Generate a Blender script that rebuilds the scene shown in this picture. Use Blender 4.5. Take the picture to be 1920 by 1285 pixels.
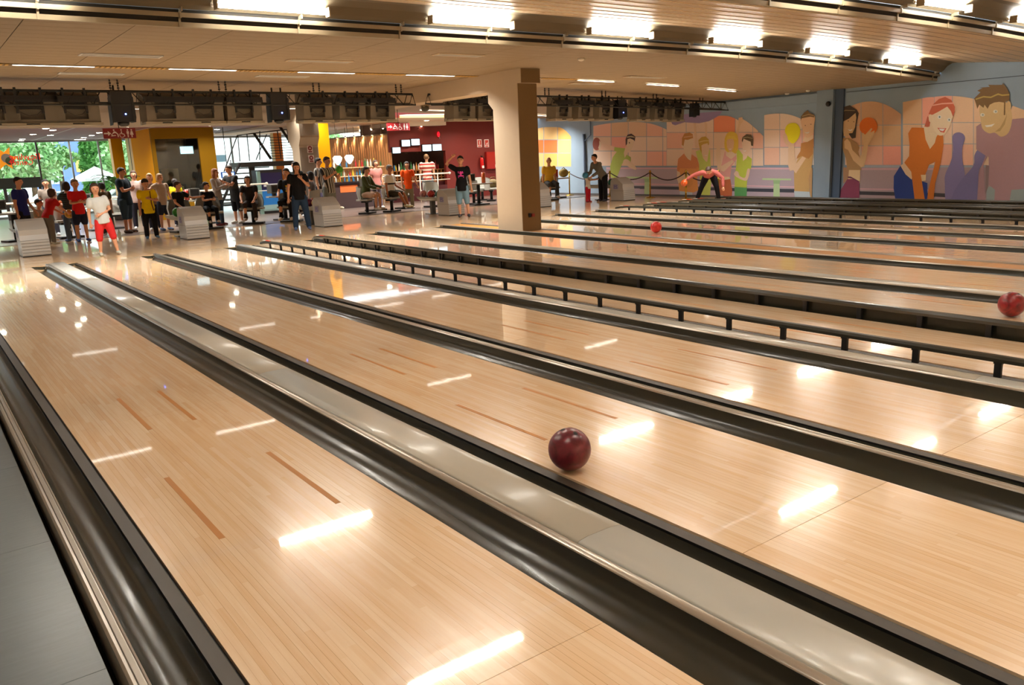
import bpy, bmesh, math, random
from mathutils import Vector, Matrix
random.seed(7)
for _o in list(bpy.data.objects): bpy.data.objects.remove(_o)
SC = bpy.context.scene
COL = SC.collection
PI = math.pi

# ---------------------------------------------------------------- camera
CX, CY, CZ = -0.61946, -16.47542, 1.55288
YAW, PITCH, ROLL, FPX = 0.63139, -0.22593, -0.04333, 1526.249
cam_f = Vector((math.sin(YAW)*math.cos(PITCH), math.cos(YAW)*math.cos(PITCH), math.sin(PITCH)))
_r0 = Vector((math.cos(YAW), -math.sin(YAW), 0)); _u0 = _r0.cross(cam_f)
cam_r = math.cos(ROLL)*_r0 + math.sin(ROLL)*_u0
cam_u = -math.sin(ROLL)*_r0 + math.cos(ROLL)*_u0
cd = bpy.data.cameras.new('camera'); cam = bpy.data.objects.new('camera', cd); COL.objects.link(cam)
cd.sensor_width = 36; cd.sensor_fit = 'HORIZONTAL'; cd.lens = FPX/1920*36; cd.clip_end = 300; cd.clip_start = .05
M = Matrix.Identity(4)
for i in range(3):
    M[i][0] = cam_r[i]; M[i][1] = cam_u[i]; M[i][2] = -cam_f[i]
M[0][3], M[1][3], M[2][3] = CX, CY, CZ
cam.matrix_world = M
SC.camera = cam
CP = Vector((CX, CY, CZ))
def ray(x, y):
    return cam_f + cam_r*((x-960)/FPX) + cam_u*(-(y-642.5)/FPX)
def atz(x, y, z=0): d = ray(x, y); return CP + d*((z-CZ)/d.z)
def atx(x, y, X): d = ray(x, y); return CP + d*((X-CX)/d.x)
def aty(x, y, Y): d = ray(x, y); return CP + d*((Y-CY)/d.y)

# ---------------------------------------------------------------- world, exposure
SC.view_settings.view_transform = 'Standard'
SC.view_settings.look = 'None'
SC.view_settings.exposure = 0.12
SC.view_settings.gamma = 1.0
SC.view_settings.use_curve_mapping = False
W = bpy.data.worlds.new('world'); SC.world = W; W.use_nodes = True
_n = W.node_tree.nodes; _bg = _n['Background']
_bg.inputs['Color'].default_value = (.86, .95, 1, 1); _bg.inputs['Strength'].default_value = 3.6
TUBE = 92.0      # emission of the fluorescent tubes
SPOT = 6.5      # emission of recessed ceiling strips

# ---------------------------------------------------------------- helpers
def lin(c):
    return tuple(((v/255)/12.92 if v/255 <= .04045 else ((v/255+.055)/1.055)**2.4) for v in c)
_mc = {}
def mat(name, rgb, rough=.6, metal=0, emit=0, noise=0, nscale=8, coat=0, coatr=.05, bump=0, alpha=1, spec=.5, trans=0, stretch=(1, 1, 1)):
    if name in _mc: return _mc[name]
    m = bpy.data.materials.new(name); m.use_nodes = True
    nt = m.node_tree; b = nt.nodes['Principled BSDF']
    c = (*lin(rgb), 1)
    b.inputs['Base Color'].default_value = c
    b.inputs['Roughness'].default_value = rough; b.inputs['Metallic'].default_value = metal
    b.inputs['Specular IOR Level'].default_value = spec
    b.inputs['Coat Weight'].default_value = coat; b.inputs['Coat Roughness'].default_value = coatr
    b.inputs['Transmission Weight'].default_value = trans
    b.inputs['Alpha'].default_value = alpha
    if emit:
        b.inputs['Emission Color'].default_value = c; b.inputs['Emission Strength'].default_value = emit
    if noise or bump:
        tc = nt.nodes.new('ShaderNodeTexCoord'); mp = nt.nodes.new('ShaderNodeMapping'); tx = nt.nodes.new('ShaderNodeTexNoise')
        mp.inputs['Scale'].default_value = stretch
        tx.inputs['Scale'].default_value = nscale; tx.inputs['Detail'].default_value = 4
        nt.links.new(tc.outputs['Object'], mp.inputs[0]); nt.links.new(mp.outputs[0], tx.inputs['Vector'])
        if noise:
            cr = nt.nodes.new('ShaderNodeMix'); cr.data_type = 'RGBA'
            cr.inputs[6].default_value = tuple(v*(1-noise) for v in c[:3])+(1,)
            cr.inputs[7].default_value = tuple(min(1, v*(1+noise)) for v in c[:3])+(1,)
            nt.links.new(tx.outputs['Fac'], cr.inputs[0]); nt.links.new(cr.outputs[2], b.inputs['Base Color'])
        if bump:
            bp = nt.nodes.new('ShaderNodeBump'); bp.inputs['Strength'].default_value = bump; bp.inputs['Distance'].default_value = .01
            nt.links.new(tx.outputs['Fac'], bp.inputs['Height']); nt.links.new(bp.outputs[0], b.inputs['Normal'])
    _mc[name] = m
    return m
def paint(rgb, rough=.62, **k):
    return mat('paint_%02x%02x%02x' % tuple(int(v) for v in rgb), rgb, rough, noise=.05, nscale=30, **k)

def tag(o, label=None, cat=None, group=None, kind=None):
    if label: o['label'] = label
    if cat: o['category'] = cat
    if group: o['group'] = group
    if kind: o['kind'] = kind
    return o
def link(name, data, parent=None, loc=None):
    o = bpy.data.objects.new(name, data); COL.objects.link(o)
    if parent is not None: o.parent = parent
    if loc is not None: o.location = loc
    return o
def thing(name, label, cat, loc=(0, 0, 0), rz=0, group=None):
    o = link(name, None, None, loc); o.rotation_euler = (0, 0, rz); o.empty_display_size = .1
    return tag(o, label, cat, group)
def copy_tree(o, parent=None):
    c = o.copy(); COL.objects.link(c); c.parent = parent
    for ch in list(o.children): copy_tree(ch, c)
    return c

class MB:
    def __init__(s): s.v = []; s.f = []; s.m = []; s.mats = []; s.sm = []
    def mi(s, m):
        if m not in s.mats: s.mats.append(m)
        return s.mats.index(m)
    def face(s, idx, m, smooth=False): s.f.append(tuple(idx)); s.m.append(s.mi(m)); s.sm.append(smooth)
    def poly(s, pts, m):
        n = len(s.v); s.v += [tuple(p) for p in pts]; s.face(range(n, n+len(pts)), m)
    def box(s, x0, y0, z0, x1, y1, z1, m, mtx=None):
        n = len(s.v); P = [(x, y, z) for z in (z0, z1) for (x, y) in ((x0, y0), (x1, y0), (x1, y1), (x0, y1))]
        if mtx is not None: P = [tuple(mtx @ Vector(p)) for p in P]
        s.v += P
        for q in ((3, 2, 1, 0), (4, 5, 6, 7), (0, 1, 5, 4), (1, 2, 6, 5), (2, 3, 7, 6), (3, 0, 4, 7)): s.face([n+i for i in q], m)
        return s
    def cbox(s, c, d, m, mtx=None):
        T = Matrix.Translation(c) @ (mtx or Matrix.Identity(4))
        return s.box(-d[0]/2, -d[1]/2, -d[2]/2, d[0]/2, d[1]/2, d[2]/2, m, T)
    def rings(s, R, m, cap=True, smooth=True, closed=True):
        n = len(s.v); k = len(R[0])
        for r in R: s.v += [tuple(p) for p in r]
        for i in range(len(R)-1):
            for j in range(k if closed else k-1):
                a = n+i*k+j; b = n+i*k+(j+1) % k
                s.face((a, b, b+k, a+k), m, smooth)
        if cap and closed:
            s.face([n+j for j in range(k)][::-1], m); s.face([n+(len(R)-1)*k+j for j in range(k)], m)
        return s
    def tube(s, pts, r, m, k=8, cap=True, smooth=True):
        pts = [Vector(p) for p in pts]; R = []
        rr = r if isinstance(r, (list, tuple)) else [r]*len(pts)
        for i, p in enumerate(pts):
            d = (pts[min(i+1, len(pts)-1)]-pts[max(i-1, 0)]).normalized()
            ref = Vector((0, 0, 1)) if abs(d.z) < .9 else Vector((1, 0, 0))
            a = d.cross(ref).normalized(); b = d.cross(a).normalized()
            R.append([p+(a*math.cos(t)+b*math.sin(t))*rr[i] for t in [2*PI*j/k for j in range(k)]])
        return s.rings(R, m, cap, smooth)
    def lathe(s, c, prof, m, k=16, smooth=True, cap=True):
        c = Vector(c); R = [[c+Vector((r*math.cos(2*PI*j/k), r*math.sin(2*PI*j/k), z)) for j in range(k)] for r, z in prof]
        return s.rings(R, m, cap, smooth)
    def ball(s, c, r, m, k=12, rings=8):
        if not isinstance(r, (tuple, list)): r = (r, r, r)
        R = []
        for i in range(rings+1):
            t = PI*(.02+.96*i/rings); R.append([(c[0]+r[0]*math.sin(t)*math.cos(2*PI*j/k), c[1]+r[1]*math.sin(t)*math.sin(2*PI*j/k), c[2]-r[2]*math.cos(t)) for j in range(k)])
        return s.rings(R, m, True, True)
    def prism(s, pts, z0, z1, m, mtx=None):
        """pts 2D (x,y) polygon extruded z0..z1, mtx applied"""
        n = len(s.v); k = len(pts); P = [(x, y, z0) for x, y in pts]+[(x, y, z1) for x, y in pts]
        if mtx is not None: P = [tuple(mtx @ Vector(p)) for p in P]
        s.v += P; s.face([n+i for i in range(k)][::-1], m); s.face([n+k+i for i in range(k)], m)
        for i in range(k):
            j = (i+1) % k; s.face((n+i, n+j, n+k+j, n+k+i), m)
        return s
    def strip(s, prof, y0, y1, m, smooth=True, ny=1):
        """open profile [(x,z)] swept along y"""
        R = [[(x, y0+(y1-y0)*i/ny, z) for x, z in prof] for i in range(ny+1)]
        return s.rings(R, m, False, smooth, False)
    def solid(s, prof, y0, y1, m, smooth=False):
        return s.rings([[(x, y0, z) for x, z in prof], [(x, y1, z) for x, z in prof]], m, True, smooth)
    def mesh(s, name):
        me = bpy.data.meshes.new(name); me.from_pydata(s.v, [], s.f)
        for m in s.mats: me.materials.append(m)
        me.polygons.foreach_set('material_index', s.m); me.polygons.foreach_set('use_smooth', s.sm)
        me.update(); return me
    def build(s, name, parent=None, loc=None): return link(name, s.mesh(name), parent, loc)

# ---------------------------------------------------------------- special materials
def wood_lane(name, a, b, line, bw=.027, rough=.22, coat=.8, seg=.9):
    m = bpy.data.materials.new(name); m.use_nodes = True; nt = m.node_tree; N = nt.nodes; L = nt.links
    bs = N['Principled BSDF']
    def math_(op, x, y=None):
        n = N.new('ShaderNodeMath'); n.operation = op
        for i, v in enumerate((x, y)):
            if v is None: continue
            if isinstance(v, (int, float)): n.inputs[i].default_value = v
            else: L.new(v, n.inputs[i])
        return n.outputs[0]
    geo = N.new('ShaderNodeNewGeometry'); sp = N.new('ShaderNodeSeparateXYZ'); L.new(geo.outputs['Position'], sp.inputs[0])
    u = math_('DIVIDE', sp.outputs[0], bw); col = math_('FLOOR', u); fr = math_('FRACT', u)
    wn = N.new('ShaderNodeTexWhiteNoise'); wn.noise_dimensions = '1D'; L.new(col, wn.inputs['W'])
    off = math_('MULTIPLY', wn.outputs['Value'], 7.0)
    v = math_('ADD', math_('DIVIDE', sp.outputs[1], seg), off); row = math_('FLOOR', v)
    cmb = N.new('ShaderNodeCombineXYZ'); L.new(col, cmb.inputs[0]); L.new(row, cmb.inputs[1])
    w2 = N.new('ShaderNodeTexWhiteNoise'); w2.noise_dimensions = '2D'; L.new(cmb.outputs[0], w2.inputs['Vector'])
    ns = N.new('ShaderNodeTexNoise'); mp = N.new('ShaderNodeMapping'); L.new(geo.outputs['Position'], mp.inputs[0])
    mp.inputs['Scale'].default_value = (38, 2.2, 1); L.new(mp.outputs[0], ns.inputs['Vector']); ns.inputs['Scale'].default_value = 1.6; ns.inputs['Detail'].default_value = 5
    f = math_('ADD', math_('MULTIPLY', w2.outputs['Value'], .55), math_('MULTIPLY', ns.outputs['Fac'], .95)); f = math_('SUBTRACT', f, .35)
    mx = N.new('ShaderNodeMix'); mx.data_type = 'RGBA'; L.new(f, mx.inputs[0]); mx.inputs[6].default_value = (*lin(a), 1); mx.inputs[7].default_value = (*lin(b), 1)
    edge = math_('GREATER_THAN', math_('ABSOLUTE', math_('SUBTRACT', fr, .5)), .468)
    w3 = math_('GREATER_THAN', wn.outputs['Value'], .45)
    e = math_('MULTIPLY', math_('MULTIPLY', edge, w3), .55)
    m2 = N.new('ShaderNodeMix'); m2.data_type = 'RGBA'; L.new(e, m2.inputs[0]); L.new(mx.outputs[2], m2.inputs[6]); m2.inputs[7].default_value = (*lin(line), 1)
    L.new(m2.outputs[2], bs.inputs['Base Color'])
    bs.inputs['Roughness'].default_value = rough; bs.inputs['Coat Weight'].default_value = coat; bs.inputs['Coat Roughness'].default_value = .035
    bs.inputs['Coat IOR'].default_value = 1.5
    # very slight waviness of the lacquer
    nb = N.new('ShaderNodeTexNoise'); nb.inputs['Scale'].default_value = 3.5; nb.inputs['Detail'].default_value = 2
    mb_ = N.new('ShaderNodeMapping'); mb_.inputs['Scale'].default_value = (2, .6, 1); L.new(geo.outputs['Position'], mb_.inputs[0]); L.new(mb_.outputs[0], nb.inputs['Vector'])
    bp = N.new('ShaderNodeBump'); bp.inputs['Strength'].default_value = .04; bp.inputs['Distance'].default_value = .006
    L.new(nb.outputs['Fac'], bp.inputs['Height']); L.new(bp.outputs[0], bs.inputs['Coat Normal'])
    return m
M_lane = wood_lane('lane_wood_print', (244, 218, 184), (228, 186, 138), (172, 118, 72))
M_appr = wood_lane('approach_wood', (240, 204, 158), (224, 178, 126), (190, 140, 90), bw=.055, rough=.32, coat=.85, seg=1.4)
M_mark = mat('marker_brown', (186, 124, 54), .45, coat=.15, spec=.3)
M_arrow = mat('arrow_dark', (70, 42, 24), .3, coat=.6)
M_gut = mat('gutter_dark', (50, 48, 38), .26, spec=.42, noise=.03, nscale=14, stretch=(1, .2, 1), coat=.12, coatr=.08)
M_ledge = mat('ledge_brown', (62, 54, 44), .5, noise=.1, nscale=10)
M_black = mat('black_rubber', (20, 18, 16), .6)
M_slot = mat('slot_dark', (40, 36, 30), .7)
M_cap = mat('cap_grey', (196, 192, 180), .3, noise=.04, nscale=5, coat=.3, coatr=.15)
M_rim = mat('rim_silver', (176, 168, 156), .28, metal=.55, noise=.05, nscale=6)
M_groove = mat('groove', (84, 80, 72), .5)
M_walk = mat('walkway_grey', (92, 104, 110), .3, noise=.14, nscale=9, stretch=(1, 6, 1), bump=.05, coat=.15, coatr=.25)
M_cork = mat('cork_brown', (176, 122, 58), .55, noise=.22, nscale=60)
M_conc = mat('concourse_tile', (118, 102, 94), .3, noise=.12, nscale=4, coat=.3, coatr=.12)
M_ceilA = mat('ceiling_tile_beige', (152, 132, 104), .62, noise=.05, nscale=40)
M_ceilB = mat('ceiling_slat_gloss', (204, 178, 144), .42, metal=.0, noise=.04, nscale=6, coat=.0, spec=.32)
M_seam = mat('seam_metal', (220, 200, 160), .22, metal=.8)
M_dark = mat('void_dark', (38, 34, 28), .8)
M_lip = mat('lip_cream', (156, 140, 112), .5)
M_refl = mat('reflector_white', (240, 236, 226), .4)
M_cream2 = mat('reflector_cream', (112, 100, 78), .6)
M_tube = mat('tube_light', (255, 250, 240), .5, emit=TUBE)
M_strip = mat('strip_light', (255, 250, 238), .5, emit=SPOT)
M_wallb = mat('wall_blue_grey', (150, 172, 192), .7, noise=.07, nscale=2.2)
M_wallc = mat('wall_cream', (226, 212, 190), .7, noise=.03, nscale=3)
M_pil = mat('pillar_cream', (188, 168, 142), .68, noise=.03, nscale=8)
M_pild = mat('pillar_cream_shade', (128, 100, 62), .7, noise=.08, nscale=60)  # darker copy of the pillar cream, with the shade put into the colour
M_chrome = mat('chrome', (200, 200, 200), .2, metal=1)
M_blackm = mat('black_metal', (26, 24, 22), .45)
M_glass = mat('clear_glass', (235, 245, 245), .02, trans=1, alpha=.25)

def zc(X): return 3.2 - .003*max(0, X-10)**2        # the ceiling sags a little towards the far wall
XL, XR, YF, YB = -2.6, 20.0, -19.6, 11.0
# ================================================================ STRUCTURE
def struct(o, kind='structure'): o['kind'] = kind; return o
# floor slabs
fl = MB()
fl.box(-2.6, 0, -.12, XR, 5.6, 0, M_appr)
struct(fl.build('floor'))
fl2 = MB(); fl2.box(-2.6, 5.66, -.12, XR, 22, 0, M_conc); struct(fl2.build('floor'))
tr = MB(); tr.box(-2.6, 5.6, -.1, XR, 5.66, .006, mat('trim_dark', (74, 66, 58), .4)); struct(tr.build('trim_1'))
sub = MB(); sub.box(-2.6, YF-.3, -.4, XR, 0, -.16, M_dark); struct(sub.build('floor'))
# ---------------------------------------------------------------- lanes
LANES = [(0, 1.054), (1.794, 2.848), (3.36, 4.40), (5.04, 6.06), (6.50, 7.51), (8.20, 9.22), (10.28, 11.25), (11.80, 12.71), (13.17, 14.09), (14.68, 15.62), (16.07, 17.03), (17.6, 18.6)]
LY = -19.2
ordn = ['nearest', 'second', 'third', 'fourth', 'fifth', 'sixth', 'seventh', 'eighth', 'ninth', 'tenth', 'eleventh', 'twelfth']
extra = {0: 'with the grey walkway on its left', 1: 'with a dark red ball rolling on it', 2: 'behind the narrow silver divider', 3: 'between two raised bumper rails', 4: 'just beyond the bumper rails', 5: 'running in front of the cream pillar',
         6: 'with a red ball beside the cork strip', 7: 'beyond the red ball lane', 8: 'just before the far bumper rails', 9: 'with raised rails, nearest of the far three', 10: 'with raised rails, middle of the far three', 11: 'with raised rails beside the mural wall'}
panel_y = [0, -3.66, -7.32, -10.98, -14.64, -17.0, LY]
F = .3048
for i, (a, b) in enumerate(LANES):
    t = thing('bowling_lane', 'pale wood bowling lane, %s from the camera, %s' % (ordn[i], extra[i]), 'lane', (a, 0, 0), group='bowling lanes')
    w = b-a; bw = w/39
    for j in range(len(panel_y)-1):
        p = MB(); p.box(0, panel_y[j+1]+.0012, -.05, w, panel_y[j]-.0012, 0, M_lane); p.build('lane_panel', t)
    mk = MB()
    if i < 9:
        for bo, y0 in ((14.5, 34), (9.5, 40)):
            for s in (bo*bw, w-bo*bw):
                q = MB(); q.box(s-bw/2, -(y0+3)*F, -.002, s+bw/2, -y0*F, .0008, M_mark); q.build('range_marker', t)
        for n_ in range(7):
            s = (4.5+5*n_)*bw; yy = -(12.4+(3-abs(n_-3))*.95)*F
            q = MB(); q.poly([(s-bw/2, yy, .0008), (s, yy-.05, .0008), (s+bw/2, yy, .0008), (s, yy-.15, .0008)], M_arrow); q.build('lane_arrow', t)
    else:
        pass

def gutter(x0, x1, lane_side, parent, name='gutter'):
    """channel between lane edge and divider rim. lane_side -1: lane at x0"""
    g = MB(); w = x1-x0
    if lane_side < 0:   # lane on the left, open round channel
        pr = [(x0+.001, -.002), (x0+.006, -.02)]+[(x0+.006+(w-.006)*(.5-.5*math.cos(PI*t)), -.02-.075*math.sin(PI*t)**.8 + .04*t) for t in [k/10 for k in range(1, 10)]]+[(x1, .034)]
        g.strip(pr, -.22, LY, M_gut)
        g.poly([(x0+.002, 0.001, -.002), (x0+.004, -.22, -.03), (x1-.03, -.22, -.05), (x1-.05, -.12, -.002)], M_gut)
        g.poly([(x1-.05, -.12, -.002), (x1-.03, -.22, -.05), (x1, -.22, .0), (x1, -.1, 0)], M_gut)
    else:               # lane on the right: channel, black line, ledge
        l0 = x1-.075
        pr = [(x0, .02)]+[(x0+(l0-x0)*(.5-.5*math.cos(PI*t)), -.02-.07*math.sin(PI*t)**.8 + .02*(1-t)) for t in [k/8 for k in range(1, 8)]]+[(l0, -.012)]
        g.strip(pr, -.2, LY, M_gut)
        g.strip([(l0, -.012), (l0, -.03), (l0+.011, -.03), (l0+.011, -.006)], -.2, LY, M_black, False)
        g.strip([(l0+.011, -.006), (x1-.012, -.004), (x1-.010, -.02)], -.2, LY, M_ledge, False)
        g.strip([(x1-.010, -.02), (x1-.001, -.02)], -.2, LY, M_black, False)
        g.poly([(x1-.003, 0.001, -.002), (x0+.03, -.12, -.002), (x0+.02, -.2, -.05), (x1-.02, -.2, -.02)], M_gut)
    g.build(name, parent)
def bumper(x, parent_label, lane_i, side):
    t = thing('bumper_rail', parent_label, 'bumper', (x, 0, 0), group='raised bumper rails')
    r = MB(); pts = [(0, -.55, .075), (0, -.75, .10), (0, -1.0, .115), (0, -1.4, .12), (0, LY+.4, .12)]
    prof = [(-.02, -.024), (-.024, 0), (-.017, .020), (0, .026), (.017, .020), (.024, 0), (.02, -.024)]
    r.rings([[(px, p[1], p[2]+pz) for px, pz in prof] for p in pts], mat('bumper_olive', (52, 50, 40), .3, coat=.3, coatr=.2), True, False)
    r.build('rail', t)
    if side > 0: e = MB(); e.box(.036, LY, -.03, .042, -.9, .105, M_gut); e.build('backing_strip', t)
    mr = mat('marker_red_white', (200, 60, 40), .4)
    e = MB(); e.box(-.022, -1.05, .138, .022, -.85, .1445, mr); e.box(-.022, -.85, .135, .022, -.7, .141, mat('end_white', (220, 215, 205), .4)); e.build('end_marker', t)
    pm = None; y = -1.05
    while y > LY+.5:
        if pm is None:
            q = MB(); q.box(-.012, -.022, -.055, .012, .022, .09, M_black); q.box(-.018, -.026, .085, .018, .026, .1, M_black); q.cbox((0.014, 0, .06), (.006, .02, .02), M_chrome); pm = q.mesh('post')
        link('post', pm, t, (0, y, 0)); y -= .548
RAIL = {3: 1, 9: 1, 10: 1, 11: 1}
CAPY = [-.1, -3.4, -7.0, -10.6, -14.2, -17.4, LY]
def divider(i, xa, xb, la, lb, wide, label, shape='wide'):
    """xa..xb the raised strip between two gutters"""
    t = thing('lane_divider', label, 'divider', (0, 0, 0), group='dividers between lanes')
    w = xb-xa
    if wide:
        for j in range(len(CAPY)-1):
            c = MB(); y0, y1 = CAPY[j]-.0015, CAPY[j+1]+.0015
            c.solid([(xa+.058, -.06), (xa+.058, .036), (xa+.066, .041), (xa+.11, .047), (xb-.06, .047), (xb-.008, .040), (xb, .030), (xb, -.06)], y0, y1, M_cap, True)
            c.build('cap_panel', t)
        r = MB(); r.solid([(xa+.004, .0), (xa+.002, .033), (xa+.008, .038), (xa+.02, .042), (xa+.038, .043), (xa+.048, .038), (xa+.048, -.06)], -.1, LY, M_rim, True); r.build('rim', t)
        r = MB(); r.box(xa+.048, LY, -.06, xa+.058, -.1, .024, M_groove); r.build('groove', t)
    else:
        r = MB(); r.solid([(xa+.004, .0), (xa+.002, .034), (xa+.008, .039), (xa+.018, .043), (xa+w*.45, .042), (xa+w*.5, .036), (xa+w*.5, -.06)], -.1, LY, M_rim, True); r.build('rim', t)
        r = MB(); r.solid([(xa+w*.56, -.06), (xa+w*.56, .036), (xa+w*.62, .042), (xb-.018, .042), (xb-.005, .034), (xb, .018), (xb, -.06)], -.1, LY, M_rim, True); r.build('rim', t)
        r = MB(); r.box(xa+w*.5, LY, -.06, xa+w*.56, -.1, .026, M_groove); r.build('groove', t)
    return t
names = {0: 'wide pale grey divider right of the nearest lane', 1: 'narrow silver divider left of the third lane', 2: 'wide pale grey divider before the nearest raised bumper rail',
 3: 'narrow silver divider behind the dark bumper rail with posts', 4: 'grey divider in front of the sixth lane', 6: 'grey divider just right of the cork strip lane', 7: 'thin silver divider in the right distance', 8: 'silver divider before the far bumper lanes',
 9: 'divider between the first two far bumper lanes', 10: 'divider between the last two far bumper lanes'}
for i in range(11):
    if i == 5: continue
    xr, xl = LANES[i][1], LANES[i+1][0]; gap = xl-xr; wide = i % 2 == 0
    gl = .215 if gap > .5 else gap*.42
    gr = .225 if gap > .5 else gap*.42
    t = divider(i, xr+gl, xl-gr, i, i+1, wide and gap > .52, names[i])
    gutter(xr, xr+gl, -1, t); gutter(xl-gr, xl, 1, t)
    if i in RAIL: bumper(xr+.05, {3: 'dark bumper rail on the far edge of the fourth lane', 9: 'dark bumper rail right of the tenth lane', 10: 'dark bumper rail right of the eleventh lane'}[i], i, 1)
    if i+1 in RAIL: bumper(xl-.05 if i else xl, {2: 'dark bumper rail standing before the fourth lane, nearest the camera', 8: 'dark bumper rail, first of the far bumper lanes', 9: 'dark bumper rail left of the eleventh lane', 10: 'dark bumper rail left of the lane beside the mural'}[i], i, -1)
bumper(18.66, 'last dark bumper rail beside the mural wall', 11, 1)
# divider with pillar and cork strip
t = thing('lane_divider', 'silver divider with a brown cork filler strip behind it, in line with the pillar', 'divider', group='dividers between lanes')
gutter(9.22, 9.42, -1, t)
r = MB(); r.solid([(9.42, -.06), (9.42, .02), (9.43, .036), (9.45, .043), (9.49, .042), (9.5, -.06)], -.1, LY, M_rim, True); r.build('rim', t)
for j in range(8):
    c = MB(); c.box(9.5, -.1-(j+1)*2.38+.002, -.06, 9.99, -.1-j*2.38-.002, .02, M_cork); c.build('filler_panel', t)
r = MB(); r.solid([(9.99, -.06), (9.99, .034), (10.005, .042), (10.04, .042), (10.05, -.06)], -.1, LY, M_rim, True); r.build('rim', t)
gutter(10.05, 10.28, 1, t)
# outer dividers
t = thing('lane_divider', 'silver rimmed edge divider between the grey walkway and the nearest lane', 'divider', group='dividers between lanes')
gutter(-.245, 0, 1, t)
r = MB(); r.solid([(-.30, -.1), (-.30, .03), (-.292, .04), (-.285, .04), (-.283, .03), (-.28, .03), (-.278, .04), (-.262, .042), (-.26, .034), (-.257, .034), (-.255, .04), (-.248, .036), (-.245, -.06)], -.1, LY, M_rim, False); r.build('rim', t)
t = thing('lane_divider', 'flat grey ledge at the foot of the mural wall', 'divider', group='dividers between lanes')
gutter(18.6, 18.82, -1, t)
r = MB(); r.solid([(18.82, -.06), (18.82, .03), (18.84, .043), (18.9, .045), (18.9, -.06)], -.1, LY, M_rim, True); r.build('rim', t)
for j in range(8):
    c = MB(); c.box(18.9, -.1-(j+1)*2.38+.002, -.06, 19.93, -.1-j*2.38-.002, .03, mat('ledge_grey', (120, 116, 104), .3, coat=.3)); c.build('ledge_panel', t)
# walkway left of the nearest lane
wk = MB(); wk.box(-2.6, LY, -.16, -.33, 0, -.06, M_dark); wkp = struct(wk.build('floor'))
ys = [0]+[-.3-1.22*k for k in range(16)]
for k in range(len(ys)-1):
    for (x0, x1) in ((-.62, -.325), (-1.84, -.622), (-2.6, -1.842)):
        q = MB(); q.box(x0, max(LY, ys[k+1])+.001, -.06, x1, ys[k]-.001, -.045, M_walk); q.build('walkway_panel', wkp)
# ---------------------------------------------------------------- walls
def wall(name, x0, y0, z0, x1, y1, z1, m): b = MB(); b.box(x0, y0, z0, x1, y1, z1, m); return struct(b.build(name))
wall('wall_right', 20.0, YF-.3, -.2, 20.2, 11.2, 4.2, M_wallb)
wall('wall_left', -2.8, YF-.3, -.2, -2.6, 23, 4.2, M_wallc)
wall('wall_front', -2.6, YF-.3, -.2, 20, YF, 4.2, M_wallc)
# masking unit above the pin end behind the camera
# ---------------------------------------------------------------- ceiling
Y0, Y1, YT1, YT2 = 9.3, -6.1, -6.1, -9.95
def ceil_base(name, y0, y1, dz0, dz1, m, up=.05):
    b = MB(); xs = [-2.6+i*1.13 for i in range(21)]; xs[-1] = 20.0
    R = [[(x, y, zc(x)+dz+e) for x in xs] for (y, dz, e) in ((y0, dz0, up), (y1, dz1, up))]
    b.rings(R, m, False, False, False); R = [[(x, y, z+.12) for x, y, z in r] for r in R]; b.rings(R, m, False, False, False)
    return struct(b.build(name))
cA = ceil_base('ceiling', Y0, Y1, 0, 0, M_dark, .03)
# ceiling tiles: 1.13 m x 0.3 m, nearest 300 singly, the rest joined
pmesh = MB(); pmesh.box(-.56, -.146, 0, .56, .146, .02, M_ceilA); pmesh = pmesh.mesh('ceiling_panel')
rest = MB(); cnt = 0
cells = []
y = -6.1-.0
ny = int((Y0-Y1)/.3)
for iy in range(ny):
    for ix in range(20):
        cells.append((iy, -2.6+1.13*(ix+.5), Y1+.3*(iy+.5)))
cells = [c for c in cells if c[1] < 20]
def incam(x, y):
    d = Vector((x, y, 3.2))-CP; z = d.dot(cam_f)
    if z < .3: return False
    px = 960+FPX*d.dot(cam_r)/z; py = 642.5-FPX*d.dot(cam_u)/z
    return -60 < px < 1980 and -40 < py < 230
for iy, x, yy in cells:
    s = -.006*max(0, x-10)
    if cnt < 296 and incam(x, yy):
        o = link('ceiling_panel', pmesh, cA, (x, yy, zc(x))); o.rotation_euler = (0, -math.atan(s), 0); cnt += 1
    else:
        T = Matrix.Translation((x, yy, zc(x))) @ Matrix.Rotation(-math.atan(s), 4, 'Y')
        rest.box(-.56, -.146, 0, .56, .146, .02, M_ceilA, T)
o = rest.build('ceiling_panel', cA); o['kind'] = 'stuff'
# sawtooth bays towards the pins: slats running across
def bay(y0, y1, n=9):
    base = ceil_base('ceiling', y0, y1, .34, .02, M_dark, .02)
    for k in range(n):
        a = y0+(y1-y0)*k/n; b_ = y0+(y1-y0)*(k+1)/n; f0 = k/n; f1 = (k+1)/n
        for (xa, xb) in ((-2.6, 3), (3, 8.6), (8.6, 14.2), (14.2, 20)):
            q = MB(); xs = [xa+(xb-xa)*i/3 for i in range(4)]
            # cross profile: slightly dished, with turned edge
            P = [(a-.006, .34-.32*f0+.012), (a-.010, .34-.32*f0), (b_+.010, .34-.32*f1), (b_+.006, .34-.32*f1+.012)]
            q.rings([[(x+(.004 if x == xa else -.004 if x == xb else 0), yy, zc(x)+dz) for yy, dz in P] for x in xs], M_ceilB, False, False, False)
            q.build('ceiling_slat', base)
        q = MB(); q.rings([[(x, b_+oy, zc(x)+.34-.32*f1+oz) for oy, oz in ((.009, .004), (.006, -.003), (0, -.006), (-.006, -.003), (-.009, .004))] for x in [-2.6+22.6*i/24 for i in range(25)]], M_seam, False, True, False); q.build('seam_trim', base)
BAYS = [(-6.62, -9.95), (-10.47, -13.9), (-14.42, -17.4)]
for a, b_ in BAYS: bay(a, b_)
cE = ceil_base('ceiling', -17.92, YF, .34, .2, M_ceilB, 0)
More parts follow.
